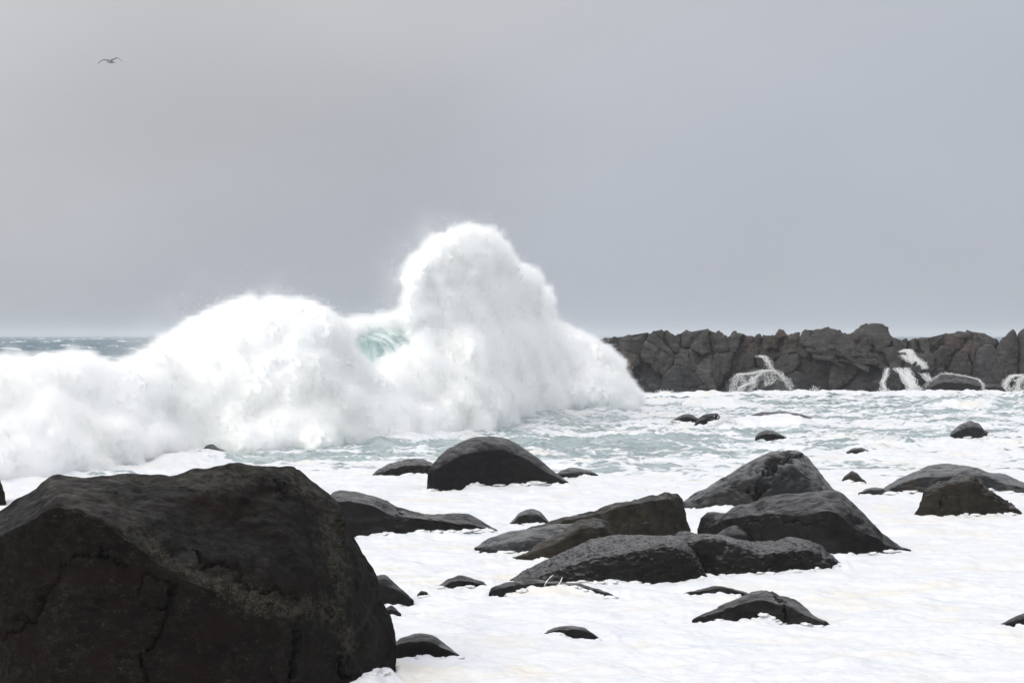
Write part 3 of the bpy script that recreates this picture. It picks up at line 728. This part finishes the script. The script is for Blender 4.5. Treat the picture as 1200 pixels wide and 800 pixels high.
# mist around the foam: a density grid made by geometry nodes from the distance to the foam
def mist_object(target, bmin, bmax, voxel, parent):
    me = bpy.data.meshes.new('spray_mist'); o = bpy.data.objects.new('spray_mist', me); COL.objects.link(o)
    me.from_pydata([(0, 0, 0)], [], [])
    ng = bpy.data.node_groups.new('mist_density', 'GeometryNodeTree')
    ng.interface.new_socket('Geometry', in_out='INPUT', socket_type='NodeSocketGeometry')
    ng.interface.new_socket('Geometry', in_out='OUTPUT', socket_type='NodeSocketGeometry')
    L = ng.links
    gout = ng.nodes.new('NodeGroupOutput')
    oi = ng.nodes.new('GeometryNodeObjectInfo'); oi.transform_space = 'RELATIVE'; oi.inputs['Object'].default_value = target
    pos = ng.nodes.new('GeometryNodeInputPosition').outputs[0]
    def prox(off):
        pr = ng.nodes.new('GeometryNodeProximity'); pr.target_element = 'FACES'
        L.new(oi.outputs['Geometry'], pr.inputs[0])
        va = ng.nodes.new('ShaderNodeVectorMath'); va.operation = 'ADD'; L.new(pos, va.inputs[0]); va.inputs[1].default_value = off
        sp = [x for x in pr.inputs if 'Position' in x.name][0]
        L.new(va.outputs[0], sp); return pr.outputs['Distance']
    def nz_(scale, det=3.0, off=(0, 0, 0)):
        n_ = ng.nodes.new('ShaderNodeTexNoise'); n_.inputs['Scale'].default_value = scale; n_.inputs['Detail'].default_value = det; n_.inputs['Roughness'].default_value = 0.62
        va = ng.nodes.new('ShaderNodeVectorMath'); va.operation = 'ADD'; L.new(pos, va.inputs[0]); va.inputs[1].default_value = off
        L.new(va.outputs[0], n_.inputs[0]); return n_.outputs[0]
    n1 = nz_(1.1, 7.0); n2 = nz_(0.35, 3.0, (9, 2, 5))
    # close layer
    d1 = math_n(ng, 'ADD', prox((0, 0, 0)), math_n(ng, 'MULTIPLY_ADD', n1, 1.3, -0.60))
    a1 = mapr(ng, d1, 0.0, 0.34, 1.0, 0.0)
    # wind-blown veil, drifting up and to the left
    d2 = math_n(ng, 'ADD', prox((1.1, 0, -0.25)), math_n(ng, 'MULTIPLY_ADD', n2, 4.0, -1.6))
    a2 = math_n(ng, 'MULTIPLY', mapr(ng, d2, 0.0, 1.3, 0.035, 0.0), mapr(ng, nz_(0.8, 5.0, (3, 1, 7)), 0.42, 0.68, 0.0, 1.0))
    den = math_n(ng, 'MAXIMUM', a1, a2)
    vc = ng.nodes.new('GeometryNodeVolumeCube'); L.new(den, vc.inputs['Density'])
    vc.inputs['Min'].default_value = bmin; vc.inputs['Max'].default_value = bmax
    for i, ax in enumerate('XYZ'): vc.inputs['Resolution ' + ax].default_value = int((bmax[i] - bmin[i]) / voxel)
    smt = ng.nodes.new('GeometryNodeSetMaterial'); L.new(vc.outputs[0], smt.inputs[0])
    m = bpy.data.materials.new('sea_spray_mist'); m.use_nodes = True; t = m.node_tree; t.nodes.clear()
    mo = N(t, 'ShaderNodeOutputMaterial'); pv = N(t, 'ShaderNodeVolumePrincipled')
    pv.inputs['Color'].default_value = (0.996, 0.998, 0.998, 1); pv.inputs['Density'].default_value = 3.2; pv.inputs['Anisotropy'].default_value = 0.0
    t.links.new(pv.outputs[0], mo.inputs['Volume'])
    smt.inputs['Material'].default_value = m
    L.new(smt.outputs[0], gout.inputs[0])
    md = o.modifiers.new('mist', 'NODES'); md.node_group = ng
    me.materials.append(m)
    o.parent = parent
    return o
lo = CV.min(0) - 1.8; hi = CV.max(0) + 1.8
W0 = np.array(wave.location)
mist = mist_object(core, tuple(lo - W0), tuple(hi - W0), 0.19, wave)
tag(mist, kind='stuff')

# ------------------------------------------------------------------ the reef
REEF_T = [(670, 397), (698, 396), (722, 396), (735, 394), (752, 393), (762, 389), (772, 388), (784, 389), (790, 394), (796, 390), (808, 389), (818, 390), (828, 388), (838, 389), (845, 393), (858, 391), (870, 391), (880, 395), (890, 393), (905, 393), (915, 390), (928, 390), (940, 389), (955, 387), (972, 385), (980, 388), (993, 393), (1010, 394), (1043, 395), (1060, 397), (1085, 397), (1092, 398), (1105, 394), (1120, 391), (1145, 390), (1158, 393), (1166, 400), (1170, 404), (1180, 400), (1192, 398), (1215, 390), (1260, 392), (1310, 402)]
YREEF = 196.0
reef = empty('rocky_reef', (wx(960, YREEF), YREEF, 0))
tag(reef, 'long dark cracked reef wall across the right horizon with waves beyond', 'reef')
RB = np.array(reef.location)
def reef_part(o):
    o.parent = reef; o.location = o.location - reef.location; o.name = 'rock'
    for p_ in ('label', 'category'):
        if p_ in o: del o[p_]
    return o
n_h = len(HEAPS)
tt = [(x, y + 4) for x, y in REEF_T]
body = make_rock(None, [(660, 420)] + tt + [(1330, 425)], [(660, 459.2), (1330, 459.2)], [(660, 440)] + [(x, y + 14) for x, y in tt] + [(1330, 440)], mat='reef_dark', set_ridge=0.05, set_brow=0.3, back=1.6, sink=0.6, name='rock_mass')
reef_part(body); body.name = 'rock_mass'
del HEAPS[n_h:]
def block(poly, depth, thick=1.6, mat='reef', seed=0, bulge=0.25, clampT=True, Yb=None):
    """one fractured block: outline in the reef face, rounded edges, its own depth behind"""
    pg = np.array(poly, float)
    per = np.concatenate([pg, pg[:1]]); seg = np.hypot(*np.diff(per, axis=0).T); s = np.concatenate([[0], np.cumsum(seg)])
    n = 44; q = np.linspace(0, s[-1], n, endpoint=False)
    ox = np.interp(q, s, per[:, 0]); oy = np.interp(q, s, per[:, 1])
    for _ in range(1):
        ox = 0.25 * np.roll(ox, 1) + 0.5 * ox + 0.25 * np.roll(ox, -1); oy = 0.25 * np.roll(oy, 1) + 0.5 * oy + 0.25 * np.roll(oy, -1)
    ox = ox + 1.3 * perlin(np.stack([ox * 0.25, oy * 0.25, ox * 0 + seed], 1)); oy = oy + 1.3 * perlin(np.stack([ox * 0.25, oy * 0.25, ox * 0 + seed + 50], 1))
    if clampT: oy = np.maximum(oy, line(REEF_T, ox) + 3.6 * fbm(np.stack([ox * 0.085, ox * 0, ox * 0 + 5], 1), 3, 0.6))
    cx, cy2 = ox.mean(), oy.mean()
    size = math.sqrt((ox.max() - ox.min()) * (oy.max() - oy.min())) * 0.06
    rr = random.Random(seed); tx, ty = rr.uniform(-0.6, 0.6), rr.uniform(-0.3, 0.5)
    rings = [(1.0, thick), (1.0, 0.24), (0.99, 0.12), (0.965, 0.05), (0.90, 0.0), (0.72, -0.04), (0.55, -0.07), (0.36, -0.09), (0.18, -0.1), (0.02, -0.1)]
    P = np.zeros((len(rings), n, 3))
    for i, (sc1, dd) in enumerate(rings):
        px = cx + (ox - cx) * sc1; py = cy2 + (oy - cy2) * sc1
        f = dd if i == 0 else dd * bulge / 0.25 * min(1.3, size / 1.2)
        Y = depth + f + (455 - py) * 0.018 + (tx * (px - cx) + ty * (cy2 - py)) * 0.06 * (0 if i == 0 else 1)
        P[i, :, 0] = wx(px, Y); P[i, :, 1] = Y; P[i, :, 2] = wz(py, Y)
    V = P.reshape(-1, 3)
    dn = 0.20 * fbm(V * 1.3 + seed, 4, 0.62) + 0.16 * fbm(V * np.array([2.8, 1, 1.0]) + 7, 4, 0.6, ridge=True)
    out = V - np.array([wx(cx, depth), depth + 1.0, wz(cy2, depth)]); out /= np.linalg.norm(out, axis=1)[:, None]
    V = V + out * dn[:, None] * 0.8 * np.repeat([0.3, .6, .8, 1, 1, 1, 1, 1, 1, 1], n)[:, None]
    P = V.reshape(len(rings), n, 3)
    base = np.array([wx(cx, depth), depth, 0])
    o = mesh_grid('rock', np.concatenate([P, P[:, :1]], 1) - base, M[mat])
    o.location = base
    bm = bmesh.new(); bm.from_mesh(o.data); bmesh.ops.remove_doubles(bm, verts=bm.verts, dist=0.002); bmesh.ops.holes_fill(bm, edges=[e for e in bm.edges if e.is_boundary], sides=0); bmesh.ops.recalc_face_normals(bm, faces=bm.faces); bm.to_mesh(o.data); bm.free()
    return reef_part(o)
def clip_poly(P, a, n):
    out = []
    for i in range(len(P)):
        p, q = P[i], P[(i + 1) % len(P)]; dp, dq = np.dot(p - a, n), np.dot(q - a, n)
        if dp <= 0: out.append(p)
        if dp * dq < 0: out.append(p + (q - p) * dp / (dp - dq))
    return out
r_ = random.Random(5); seeds = []
for (y, sp, jx, jy) in ((401, 17, 6, 5), (420, 25, 8, 8), (446, 46, 12, 6)):
    x = 682
    while x < 1300:
        seeds.append((x + r_.uniform(-jx, jx), y + r_.uniform(-jy, jy), y)); x += sp * r_.uniform(0.45, 2.0)
for i, (sx_, sy_, row) in enumerate(seeds):
    A = np.array([sx_, sy_])
    poly = [np.array(p, float) for p in ((sx_ - 60, 380), (sx_ + 60, 380), (sx_ + 60, 468), (sx_ - 60, 468))]
    an, kx, ky = (0.08 + 0.7 * math.sin(sx_ * 0.09), 1.05, 0.92) if sx_ < 860 else (-0.6 + 0.5 * math.sin(sx_ * 0.05), 0.75, 1.3)
    Rm = np.array([[math.cos(an), -math.sin(an)], [math.sin(an), math.cos(an)]]); Mm = Rm @ np.diag([kx, ky]) @ Rm.T
    for j, (bx, by, _) in enumerate(seeds):
        if j == i or abs(bx - sx_) > 90: continue
        B = np.array([bx, by]); poly = clip_poly(poly, (A + B) / 2, Mm @ (B - A))
        if len(poly) < 3: break
    if len(poly) < 3: continue
    pa = np.array(poly); c_ = pa.mean(0); pa = c_ + (pa - c_) * 1.04
    off = {401: 1.3, 420: 0.5, 446: 0.0}[row]
    mt = 'reef_dark' if row > 440 else ('reef_red' if 870 < sx_ < 925 and row < 410 or r_.random() < 0.12 else 'reef')
    block(pa, YREEF + off + r_.uniform(-0.9, 0.9), 3.2, mt, i, 0.3)
for q in range(9):                                            # folded, slanting strata right of the middle
    x = 936 + q * 8.5; y = 399 + (q % 3) * 7 + q * 0.8; l = r_.uniform(32, 48)
    block([(x, y), (x + l * 0.5, y + 2), (x + l, y + l * 0.35), (x + l - 3, y + l * 0.35 + 5), (x + l * 0.45, y + 8), (x - 2, y + 5)], YREEF - 0.5 - (q % 3) * 0.15, 2.0, 'reef', 400 + q, 0.35)
for q in range(26):                                           # loose stones along the top edge and the foot
    top = q % 2 == 0
    x = r_.uniform(700, 1190); y = float(line(REEF_T, np.array([x]))[0]) + 2 if top else r_.uniform(450, 461); w_ = r_.uniform(3, 7)
    block([(x - w_, y + 3), (x - w_ * 0.7, y - 3), (x + w_ * 0.4, y - 4), (x + w_, y + 1), (x + w_ * 0.6, y + 5)], YREEF + (1.3 if top else -1.3), 1.2, 'reef' if top else 'reef_dark', 500 + q, 0.4, False)
block([(982, 402), (992, 394), (1003, 387), (1013, 380), (1024, 378), (1036, 380), (1042, 387), (1044, 398), (1030, 406), (1000, 406)], YREEF + 1.6, 4.0, 'reef', 301, 0.4, False)
block([(1160, 440), (1166, 415), (1172, 400), (1180, 391), (1187, 385), (1191, 388), (1193, 410), (1192, 450), (1170, 455)], YREEF - 0.8, 2.5, 'reef', 302, 0.4, False)
block([(1192, 392), (1198, 385), (1212, 381), (1228, 388), (1236, 410), (1236, 462), (1196, 462), (1193, 420)], YREEF - 0.6, 3.0, 'reef', 303, 0.4, False)
block([(1143, 462), (1140, 425), (1146, 408), (1158, 402), (1168, 408), (1170, 430), (1168, 462)], YREEF - 1.0, 2.5, 'reef_dark', 304, 0.4, False)
block([(1088, 412), (1096, 397), (1108, 392), (1124, 389), (1142, 389), (1156, 392), (1166, 400), (1164, 410), (1130, 418), (1100, 420)], YREEF + 2.2, 3.0, 'reef', 305, 0.4, False)
block([(940, 402), (952, 392), (963, 387), (973, 384), (983, 388), (994, 395), (1004, 404), (1010, 416), (990, 420), (960, 414)], YREEF - 0.2, 2.5, 'reef', 306, 0.5, False)
block([(1068, 444), (1068, 428), (1074, 425), (1080, 430), (1081, 444), (1075, 447)], YREEF - 1.4, 1.4, 'reef_dark', 307, 0.3, False)
block([(870, 463), (874, 450), (884, 443), (900, 440), (915, 444), (924, 452), (927, 463)], YREEF - 1.6, 2.0, 'reef_dark', 308, 0.4, False)
block([(1038, 463), (1040, 440), (1045, 431), (1052, 436), (1057, 450), (1058, 463)], YREEF - 1.6, 2.0, 'reef_dark', 309, 0.4, False)
foot = R('low dark boulder with a white water rim at the foot of the reef', [(1078, 457), (1086, 449), (1097, 441), (1108, 437), (1122, 438), (1136, 441), (1149, 446), (1156, 452), (1160, 459)], [(1078, 463), (1160, 463)], mat='charcoal', facet=0.6)
R('small dark block of rock beside the water rimmed boulder at the reef foot', [(1146, 457), (1152, 451), (1160, 449), (1170, 450), (1176, 454), (1180, 459)], [(1146, 463), (1180, 463)], mat='charcoal', facet=1.0)

# white water running off the reef
M['runoff'] = foam_mat('white_runoff', (0.93, 0.94, 0.95))
def strands(paths, w, jit, seed, mat, drops_n=10):
    """tapering ropes of white water following the given courses; one mesh"""
    rr = random.Random(seed); Vs, Fs, off = [], [], 0
    for (pts, Y, cnt) in paths:
        a = np.array(pts, float)
        for c in range(cnt * 4):
            n = max(12, int(np.hypot(*np.diff(a, axis=0).T).sum() / 1.2)); t = np.linspace(0, 1, n)
            k_ = np.linspace(0, 1, len(a)); px = np.interp(t, k_, a[:, 0]); py = np.interp(t, k_, a[:, 1])
            sd = rr.uniform(0, 90)
            px = px + jit * fbm(np.stack([t * 6, t * 0 + sd, t * 0], 1), 3, 0.6) + rr.gauss(0, 1) * jit * 0.55
            py = py + 0.4 * jit * fbm(np.stack([t * 6, t * 0 + sd + 40, t * 0], 1), 3, 0.6)
            wd = w * 0.42 * rr.uniform(0.3, 1.2) * (0.5 + 0.8 * np.abs(perlin(np.stack([t * 9, t * 0 + sd + 9, t * 0], 1)))) * np.sqrt(np.sin(np.pi * (0.04 + 0.92 * t)))
            for m_ in range(6):
                an = m_ * math.pi / 3
                Yv = Y + (455 - py) * 0.018 + 0.0 * py
                Vs.append(np.stack([wx(px + math.cos(an) * wd, Yv), Yv + math.sin(an) * wd * 0.05, wz(py + math.sin(an) * wd * 0.8, Yv)], 1))
            idx = off + np.arange(6 * n).reshape(6, n)
            i2 = np.roll(idx, -1, axis=0)
            Fs.append(np.stack([idx[:, :-1], idx[:, 1:], i2[:, 1:], i2[:, :-1]], -1).reshape(-1, 4)); off += 6 * n
    r2 = np.random.default_rng(seed)
    TT = np.array([[1, 0, -.7], [-1, 0, -.7], [0, 1, .7], [0, -1, .7]]); TF = np.array([[0, 1, 2], [0, 3, 1], [0, 2, 3], [1, 3, 2]])
    quads = np.concatenate(Fs); tris = [quads[:, [0, 1, 2]], quads[:, [0, 2, 3]]]
    for (pts, Y, cnt) in (paths if drops_n else []):
        a = np.array(pts, float); L_ = np.hypot(*np.diff(a, axis=0).T).sum(); n = int(L_ * drops_n * cnt ** 0.5)
        t = r2.uniform(0, 1, n); k_ = np.linspace(0, 1, len(a))
        px = np.interp(t, k_, a[:, 0]) + r2.normal(0, 0.4 * jit + 0.5, n); py = np.interp(t, k_, a[:, 1]) + r2.normal(0, 0.8, n)
        Yv = Y - 0.1 + (455 - py) * 0.018; rr_ = r2.uniform(0.10, 0.34, n) * Y / FOC
        C_ = np.stack([wx(px, Yv), Yv, wz(py, Yv)], 1)
        Vs.append((C_[:, None, :] + TT[None] * rr_[:, None, None] * np.array([1, 1, 1.6])).reshape(-1, 3))
        tris.append((TF[None] + off + 4 * np.arange(n)[:, None, None]).reshape(-1, 3)); off += 4 * n
    V = np.concatenate(Vs); F_ = np.concatenate(tris)
    base = np.array([V[:, 0].mean(), V[:, 1].mean(), 0])
    o = raw_mesh('waterfall', V - base, F_, mat); o.location = base
    return o
YW = YREEF - 1.75
w1 = strands([([(889, 417), (896, 418), (901, 424), (905, 434)], YW + 0.3, 5), ([(905, 434), (893, 434), (880, 438), (866, 438), (861, 448), (857, 461)], YW, 5),
              ([(897, 434), (888, 440), (880, 448), (868, 454), (864, 461)], YW - 0.3, 5), ([(905, 433), (913, 438), (922, 446), (928, 458)], YW - 0.3, 4),
              ([(880, 440), (884, 450), (878, 461)], YW - 0.3, 3), ([(897, 436), (899, 448), (897, 452)], YW - 0.3, 2), ([(905, 436), (908, 444), (904, 450)], YW - 0.3, 2),
              ([(868, 440), (872, 448), (868, 460)], YW - 0.2, 3)], 0.36, 4.4, 1, M['runoff'], 6)
tag(w1, 'branching white trickles spreading over the middle of the dark reef', 'waterfall')
w2 = strands([([(1056, 412), (1064, 410), (1070, 418), (1080, 426), (1084, 432)], YW + 0.4, 9), ([(1058, 416), (1066, 422), (1076, 428)], YW + 0.4, 8),
              ([(1052, 431), (1058, 440), (1066, 450), (1070, 461)], YW - 0.1, 10), ([(1062, 431), (1066, 440), (1072, 452), (1075, 461)], YW - 0.1, 8),
              ([(1082, 437), (1088, 443), (1090, 447)], YW - 0.1, 4)], 0.70, 4.2, 2, M['runoff'], 7)
tag(w2, 'widest white cascade pouring down a notch in the right of the reef', 'waterfall')
w3 = strands([([(1040, 431), (1038, 440), (1034, 448), (1038, 461)], YW - 0.3, 6)], 0.45, 2.8, 3, M['runoff'], 7)
tag(w3, 'narrow white fall just left of the widest cascade', 'waterfall')
w4 = strands([([(1198, 439), (1186, 440), (1179, 447), (1174, 461)], YW, 8), ([(1200, 440), (1194, 446), (1192, 461)], YW, 6), ([(1215, 440), (1204, 444), (1202, 461)], YW, 6)], 0.50, 4.0, 4, M['runoff'], 7)
tag(w4, 'veil of white water at the far right end of the reef', 'waterfall')
w5 = strands([([(1080, 457), (1090, 447), (1103, 438), (1118, 437)], 190.4, 1), ([(1108, 437), (1128, 440), (1146, 444), (1152, 450), (1152, 458)], 190.2, 2)], 0.28, 2.2, 5, M['runoff'], 4)
tag(w5, 'white rim of water curling over the low boulder at the reef foot', 'waterfall')

sea = build_sea()

# ------------------------------------------------------------------ little splashes
def splash(label, px, py, Y, wpx, hpx, n, seed):
    rr = np.random.default_rng(seed)
    x = rr.normal(0, 1, n) * wpx * 0.35; h = np.abs(rr.normal(0, 1, n)) * hpx * 0.45 * np.exp(-(x / wpx) ** 2 * 3)
    P = np.stack([wx(px + x, Y), Y + rr.normal(0, 0.1, n), wz(py - h, Y)], 1)
    base = np.array([wx(px, Y), Y, 0]); o = droplets('splash', P - base, rr.uniform(0.2, 0.75, n) * Y / FOC, M['foam']); o.location = base
    return tag(o, label, 'splash', kind='stuff')
sp = strands([([(638, 686), (641, 680), (646, 675), (649, 673)], 44.6, 1)], 2.6, 0.1, 8, M['foam'], 0); sp.name = 'splash'
tag(sp, 'left of two thin white squirts leaping off the long flat rock', 'splash')
sp = strands([([(653, 687), (657, 681), (659, 676)], 44.6, 1)], 2.4, 0.1, 9, M['foam'], 0); sp.name = 'splash'
tag(sp, 'right of two thin white squirts leaping off the long flat rock', 'splash')
splash('white burst of spray beside the two dark lumps amid the broken water', 850, 500, 123, 30, 16, 900, 2)
splash('small splash at the foot of the reef right of the trickles', 955, 461, 193, 14, 9, 220, 3)

pos_, rad_ = [], []
for (hx, hY, hz, hw) in HEAPS:                                # scalloped lumps of foam pushed against the rocks
    for q in rng.uniform(hx[0], hx[-1], int((hx[-1] - hx[0]) / 7.0)):
        Yq = float(np.interp(q, hx, hY)) - abs(rng.normal(0, 0.04)); m_ = Yq / FOC
        a_ = rng.uniform(2.5, 8.0); pos_.append((wx(q, Yq), Yq)); rad_.append((a_ * m_, a_ * 1.8 * m_, rng.uniform(0.8, 2.3) * m_))
pos_ = np.array(pos_); rad_ = np.array(rad_); zs_ = sea_height(pos_[:, 0], pos_[:, 1])[0]
vs, fs, off = [], [], 0
for (p_, r3, z_) in zip(pos_, rad_, zs_):
    Vv = ICO2[0] * r3; Vv = Vv * (1 + 0.8 * perlin(ICO2[0] * 1.4 + rng.uniform(0, 90)))[:, None] + np.array([p_[0], p_[1], z_ - 0.35 * r3[2]])
    vs.append(Vv); fs.append(ICO2[1] + off); off += len(Vv)
clumps = raw_mesh('foam_clumps', np.concatenate(vs), np.concatenate(fs), M['foam'])
tag(clumps, kind='stuff')
for j, (lb, px, py, Y, wp, hp, n) in enumerate([
    ('spray tossed up where the surf meets the left part of the reef', 780, 462, 192, 40, 5, 500),
    ('small splash against the narrow white fall', 1036, 461, 192, 16, 8, 260),
    ('splash at the foot of the widest cascade', 1073, 461, 192, 22, 9, 500),
    ('low splash beside the front corner of the tall dome rock', 595, 566, 76, 26, 5, 260),
    ('spray at the foot of the veil of water on the far right', 1185, 461, 191, 30, 9, 500)]):
    splash(lb, px, py, Y, wp, hp, n, 20 + j)

# ------------------------------------------------------------------ shore the camera stands on
def shore():
    nx, ny = 240, 160
    x = np.linspace(-60, 60, nx); y = np.linspace(-45, 31.0, ny); XX, YY = np.meshgrid(x, y, indexing='ij')
    P3 = np.stack([XX.ravel() * 0.35, YY.ravel() * 0.35, np.zeros(XX.size)], 1)
    z = 0.9 * sm(-YY, -30, 5).ravel() + 0.35 * fbm(P3, 4, 0.55, ridge=True) * sm(-YY, -30.5, -24).ravel() - 0.35 + 0.25 * sm(-YY, -30, -24).ravel()
    o = mesh_grid('shore', np.stack([XX, YY, z.reshape(XX.shape)], -1), M['boulder']); tag(o, kind='structure')
shore()

# ------------------------------------------------------------------ gull
def gull():
    Y = 144.0; m = Y / FOC
    c = np.array([wx(129.5, Y), Y, wz(71.5, Y)])
    root = empty('gull', c); tag(root, 'lone gull gliding with spread wings in the upper left sky', 'gull')
    gm = new_mat('gull_feathers'); gm[2].inputs['Base Color'].default_value = (0.16, 0.165, 0.17, 1); gm[2].inputs['Roughness'].default_value = 0.8
    gw = new_mat('gull_white'); gw[2].inputs['Base Color'].default_value = (0.30, 0.30, 0.30, 1); gw[2].inputs['Roughness'].default_value = 0.8
    gd = new_mat('gull_dark_tips'); gd[2].inputs['Base Color'].default_value = (0.05, 0.05, 0.055, 1)
    def wing(pts, nm):
        a = np.array(pts, float); n = 30; t = np.linspace(0, 1, n); k_ = np.linspace(0, 1, len(a))
        px = pchip(k_, a[:, 0], t); py = pchip(k_, a[:, 1], t)
        ch = 0.30 * (1 - t) ** 0.4 * (1 - 0.25 * np.sin(t * 3)) + 0.02
        P = np.zeros((n, 9, 3))
        for j in range(9):
            s_ = j / 8 * 2 * math.pi; cx_ = math.cos(s_); th = 0.028 * (1 - t) + 0.008
            P[:, j, 0] = (px - 129.5) * m; P[:, j, 1] = cx_ * ch * 0.5 + 0.12 * t; P[:, j, 2] = (71.5 - py) * m + math.sin(s_) * th
        return mesh_grid(nm, P, gm[0], root)
    wing([(128, 71.0), (123, 70.3), (119, 71.0), (116, 73.4), (113.5, 75.6)], 'wing')
    wing([(130, 71.0), (134, 69.4), (137, 68.0), (141, 70.0), (144.3, 73.0)], 'wing')
    n = 20; t = np.linspace(0, 1, n); r = 0.085 * np.sqrt(np.sin(np.pi * (0.03 + 0.94 * t))) * (1 - 0.35 * t)
    P = np.zeros((n, 11, 3))
    for j in range(11):
        s_ = j / 10 * 2 * math.pi
        P[:, j, 0] = (t - 0.45) * 0.30; P[:, j, 1] = (t - 0.45) * 0.42 + math.cos(s_) * r; P[:, j, 2] = -0.06 + math.sin(s_) * r
    mesh_grid('body', P, gw[0], root)
    v = np.array([[0.14, 0.2, -0.05], [0.26, 0.36, -0.03], [0.20, 0.42, -0.03], [0.14, 0.2, -0.08], [0.26, 0.36, -0.045], [0.20, 0.42, -0.045]])
    raw_mesh('tail', v, np.array([[0, 1, 2], [3, 5, 4], [0, 3, 4], [0, 4, 1], [1, 4, 5], [1, 5, 2], [2, 5, 3], [2, 3, 0]]), gw[0], root, False)
    v = np.array([[-0.13, -0.18, -0.05], [-0.16, -0.21, -0.055], [-0.13, -0.18, -0.075], [-0.20, -0.27, -0.07]])
    raw_mesh('beak', v, np.array([[0, 1, 3], [1, 2, 3], [2, 0, 3], [0, 2, 1]]), gd[0], root, False)
gull()

def lichen_band(o, lines, width):
    n = len(o.data.vertices); V = np.zeros(n * 3); o.data.vertices.foreach_get('co', V); V = V.reshape(-1, 3) + np.array(o.location)
    qx = V[:, 0] / V[:, 1] * FOC + 600; qy = HOR + (H - V[:, 2]) / V[:, 1] * FOC
    qx = qx + 14 * perlin(V * 1.5); qy = qy + 14 * perlin(V * 1.5 + 9); best = np.full(n, 1e9)
    for pts in lines:
        pa = np.array(pts, float)
        for k in range(len(pa) - 1):
            a, b2 = pa[k], pa[k + 1]; ab = b2 - a
            t_ = np.clip(((qx - a[0]) * ab[0] + (qy - a[1]) * ab[1]) / (ab ** 2).sum(), 0, 1)
            best = np.minimum(best, np.hypot(qx - a[0] - t_ * ab[0], qy - a[1] - t_ * ab[1]))
    at = o.data.attributes.new('lichen', 'FLOAT', 'POINT'); at.data.foreach_set('value', np.exp(-(best / width) ** 2).astype(np.float32))
lichen_band(rocks[0], [[(60, 562), (110, 585), (150, 610), (200, 655), (260, 690), (300, 702), (350, 712), (390, 722)], [(60, 560), (200, 560), (330, 548), (390, 585), (398, 640), (396, 700)], [(400, 740), (415, 765)]], 16)

# ------------------------------------------------------------------ sea haze
def haze():
    x, y0, y1, z0, z1 = 36000.0, -40.0, 14500.0, -6.0, 22.0
    v = [(-x, y0, z0), (x, y0, z0), (x, y1, z0), (-x, y1, z0), (-x, y0, z1), (x, y0, z1), (x, y1, z1), (-x, y1, z1)]
    f = [(0, 3, 2, 1), (4, 5, 6, 7), (0, 1, 5, 4), (1, 2, 6, 5), (2, 3, 7, 6), (3, 0, 4, 7)]
    m = bpy.data.materials.new('sea_haze'); m.use_nodes = True; t = m.node_tree; t.nodes.clear()
    mo = N(t, 'ShaderNodeOutputMaterial'); pv = N(t, 'ShaderNodeVolumePrincipled')
    pv.inputs['Color'].default_value = (0.93, 0.95, 0.98, 1); pv.inputs['Density'].default_value = 0.00018; pv.inputs['Anisotropy'].default_value = 0.0
    t.links.new(pv.outputs[0], mo.inputs['Volume'])
    o = raw_mesh('haze', np.array(v), np.array(f), m, None, False)
    tag(o, kind='stuff')
haze()
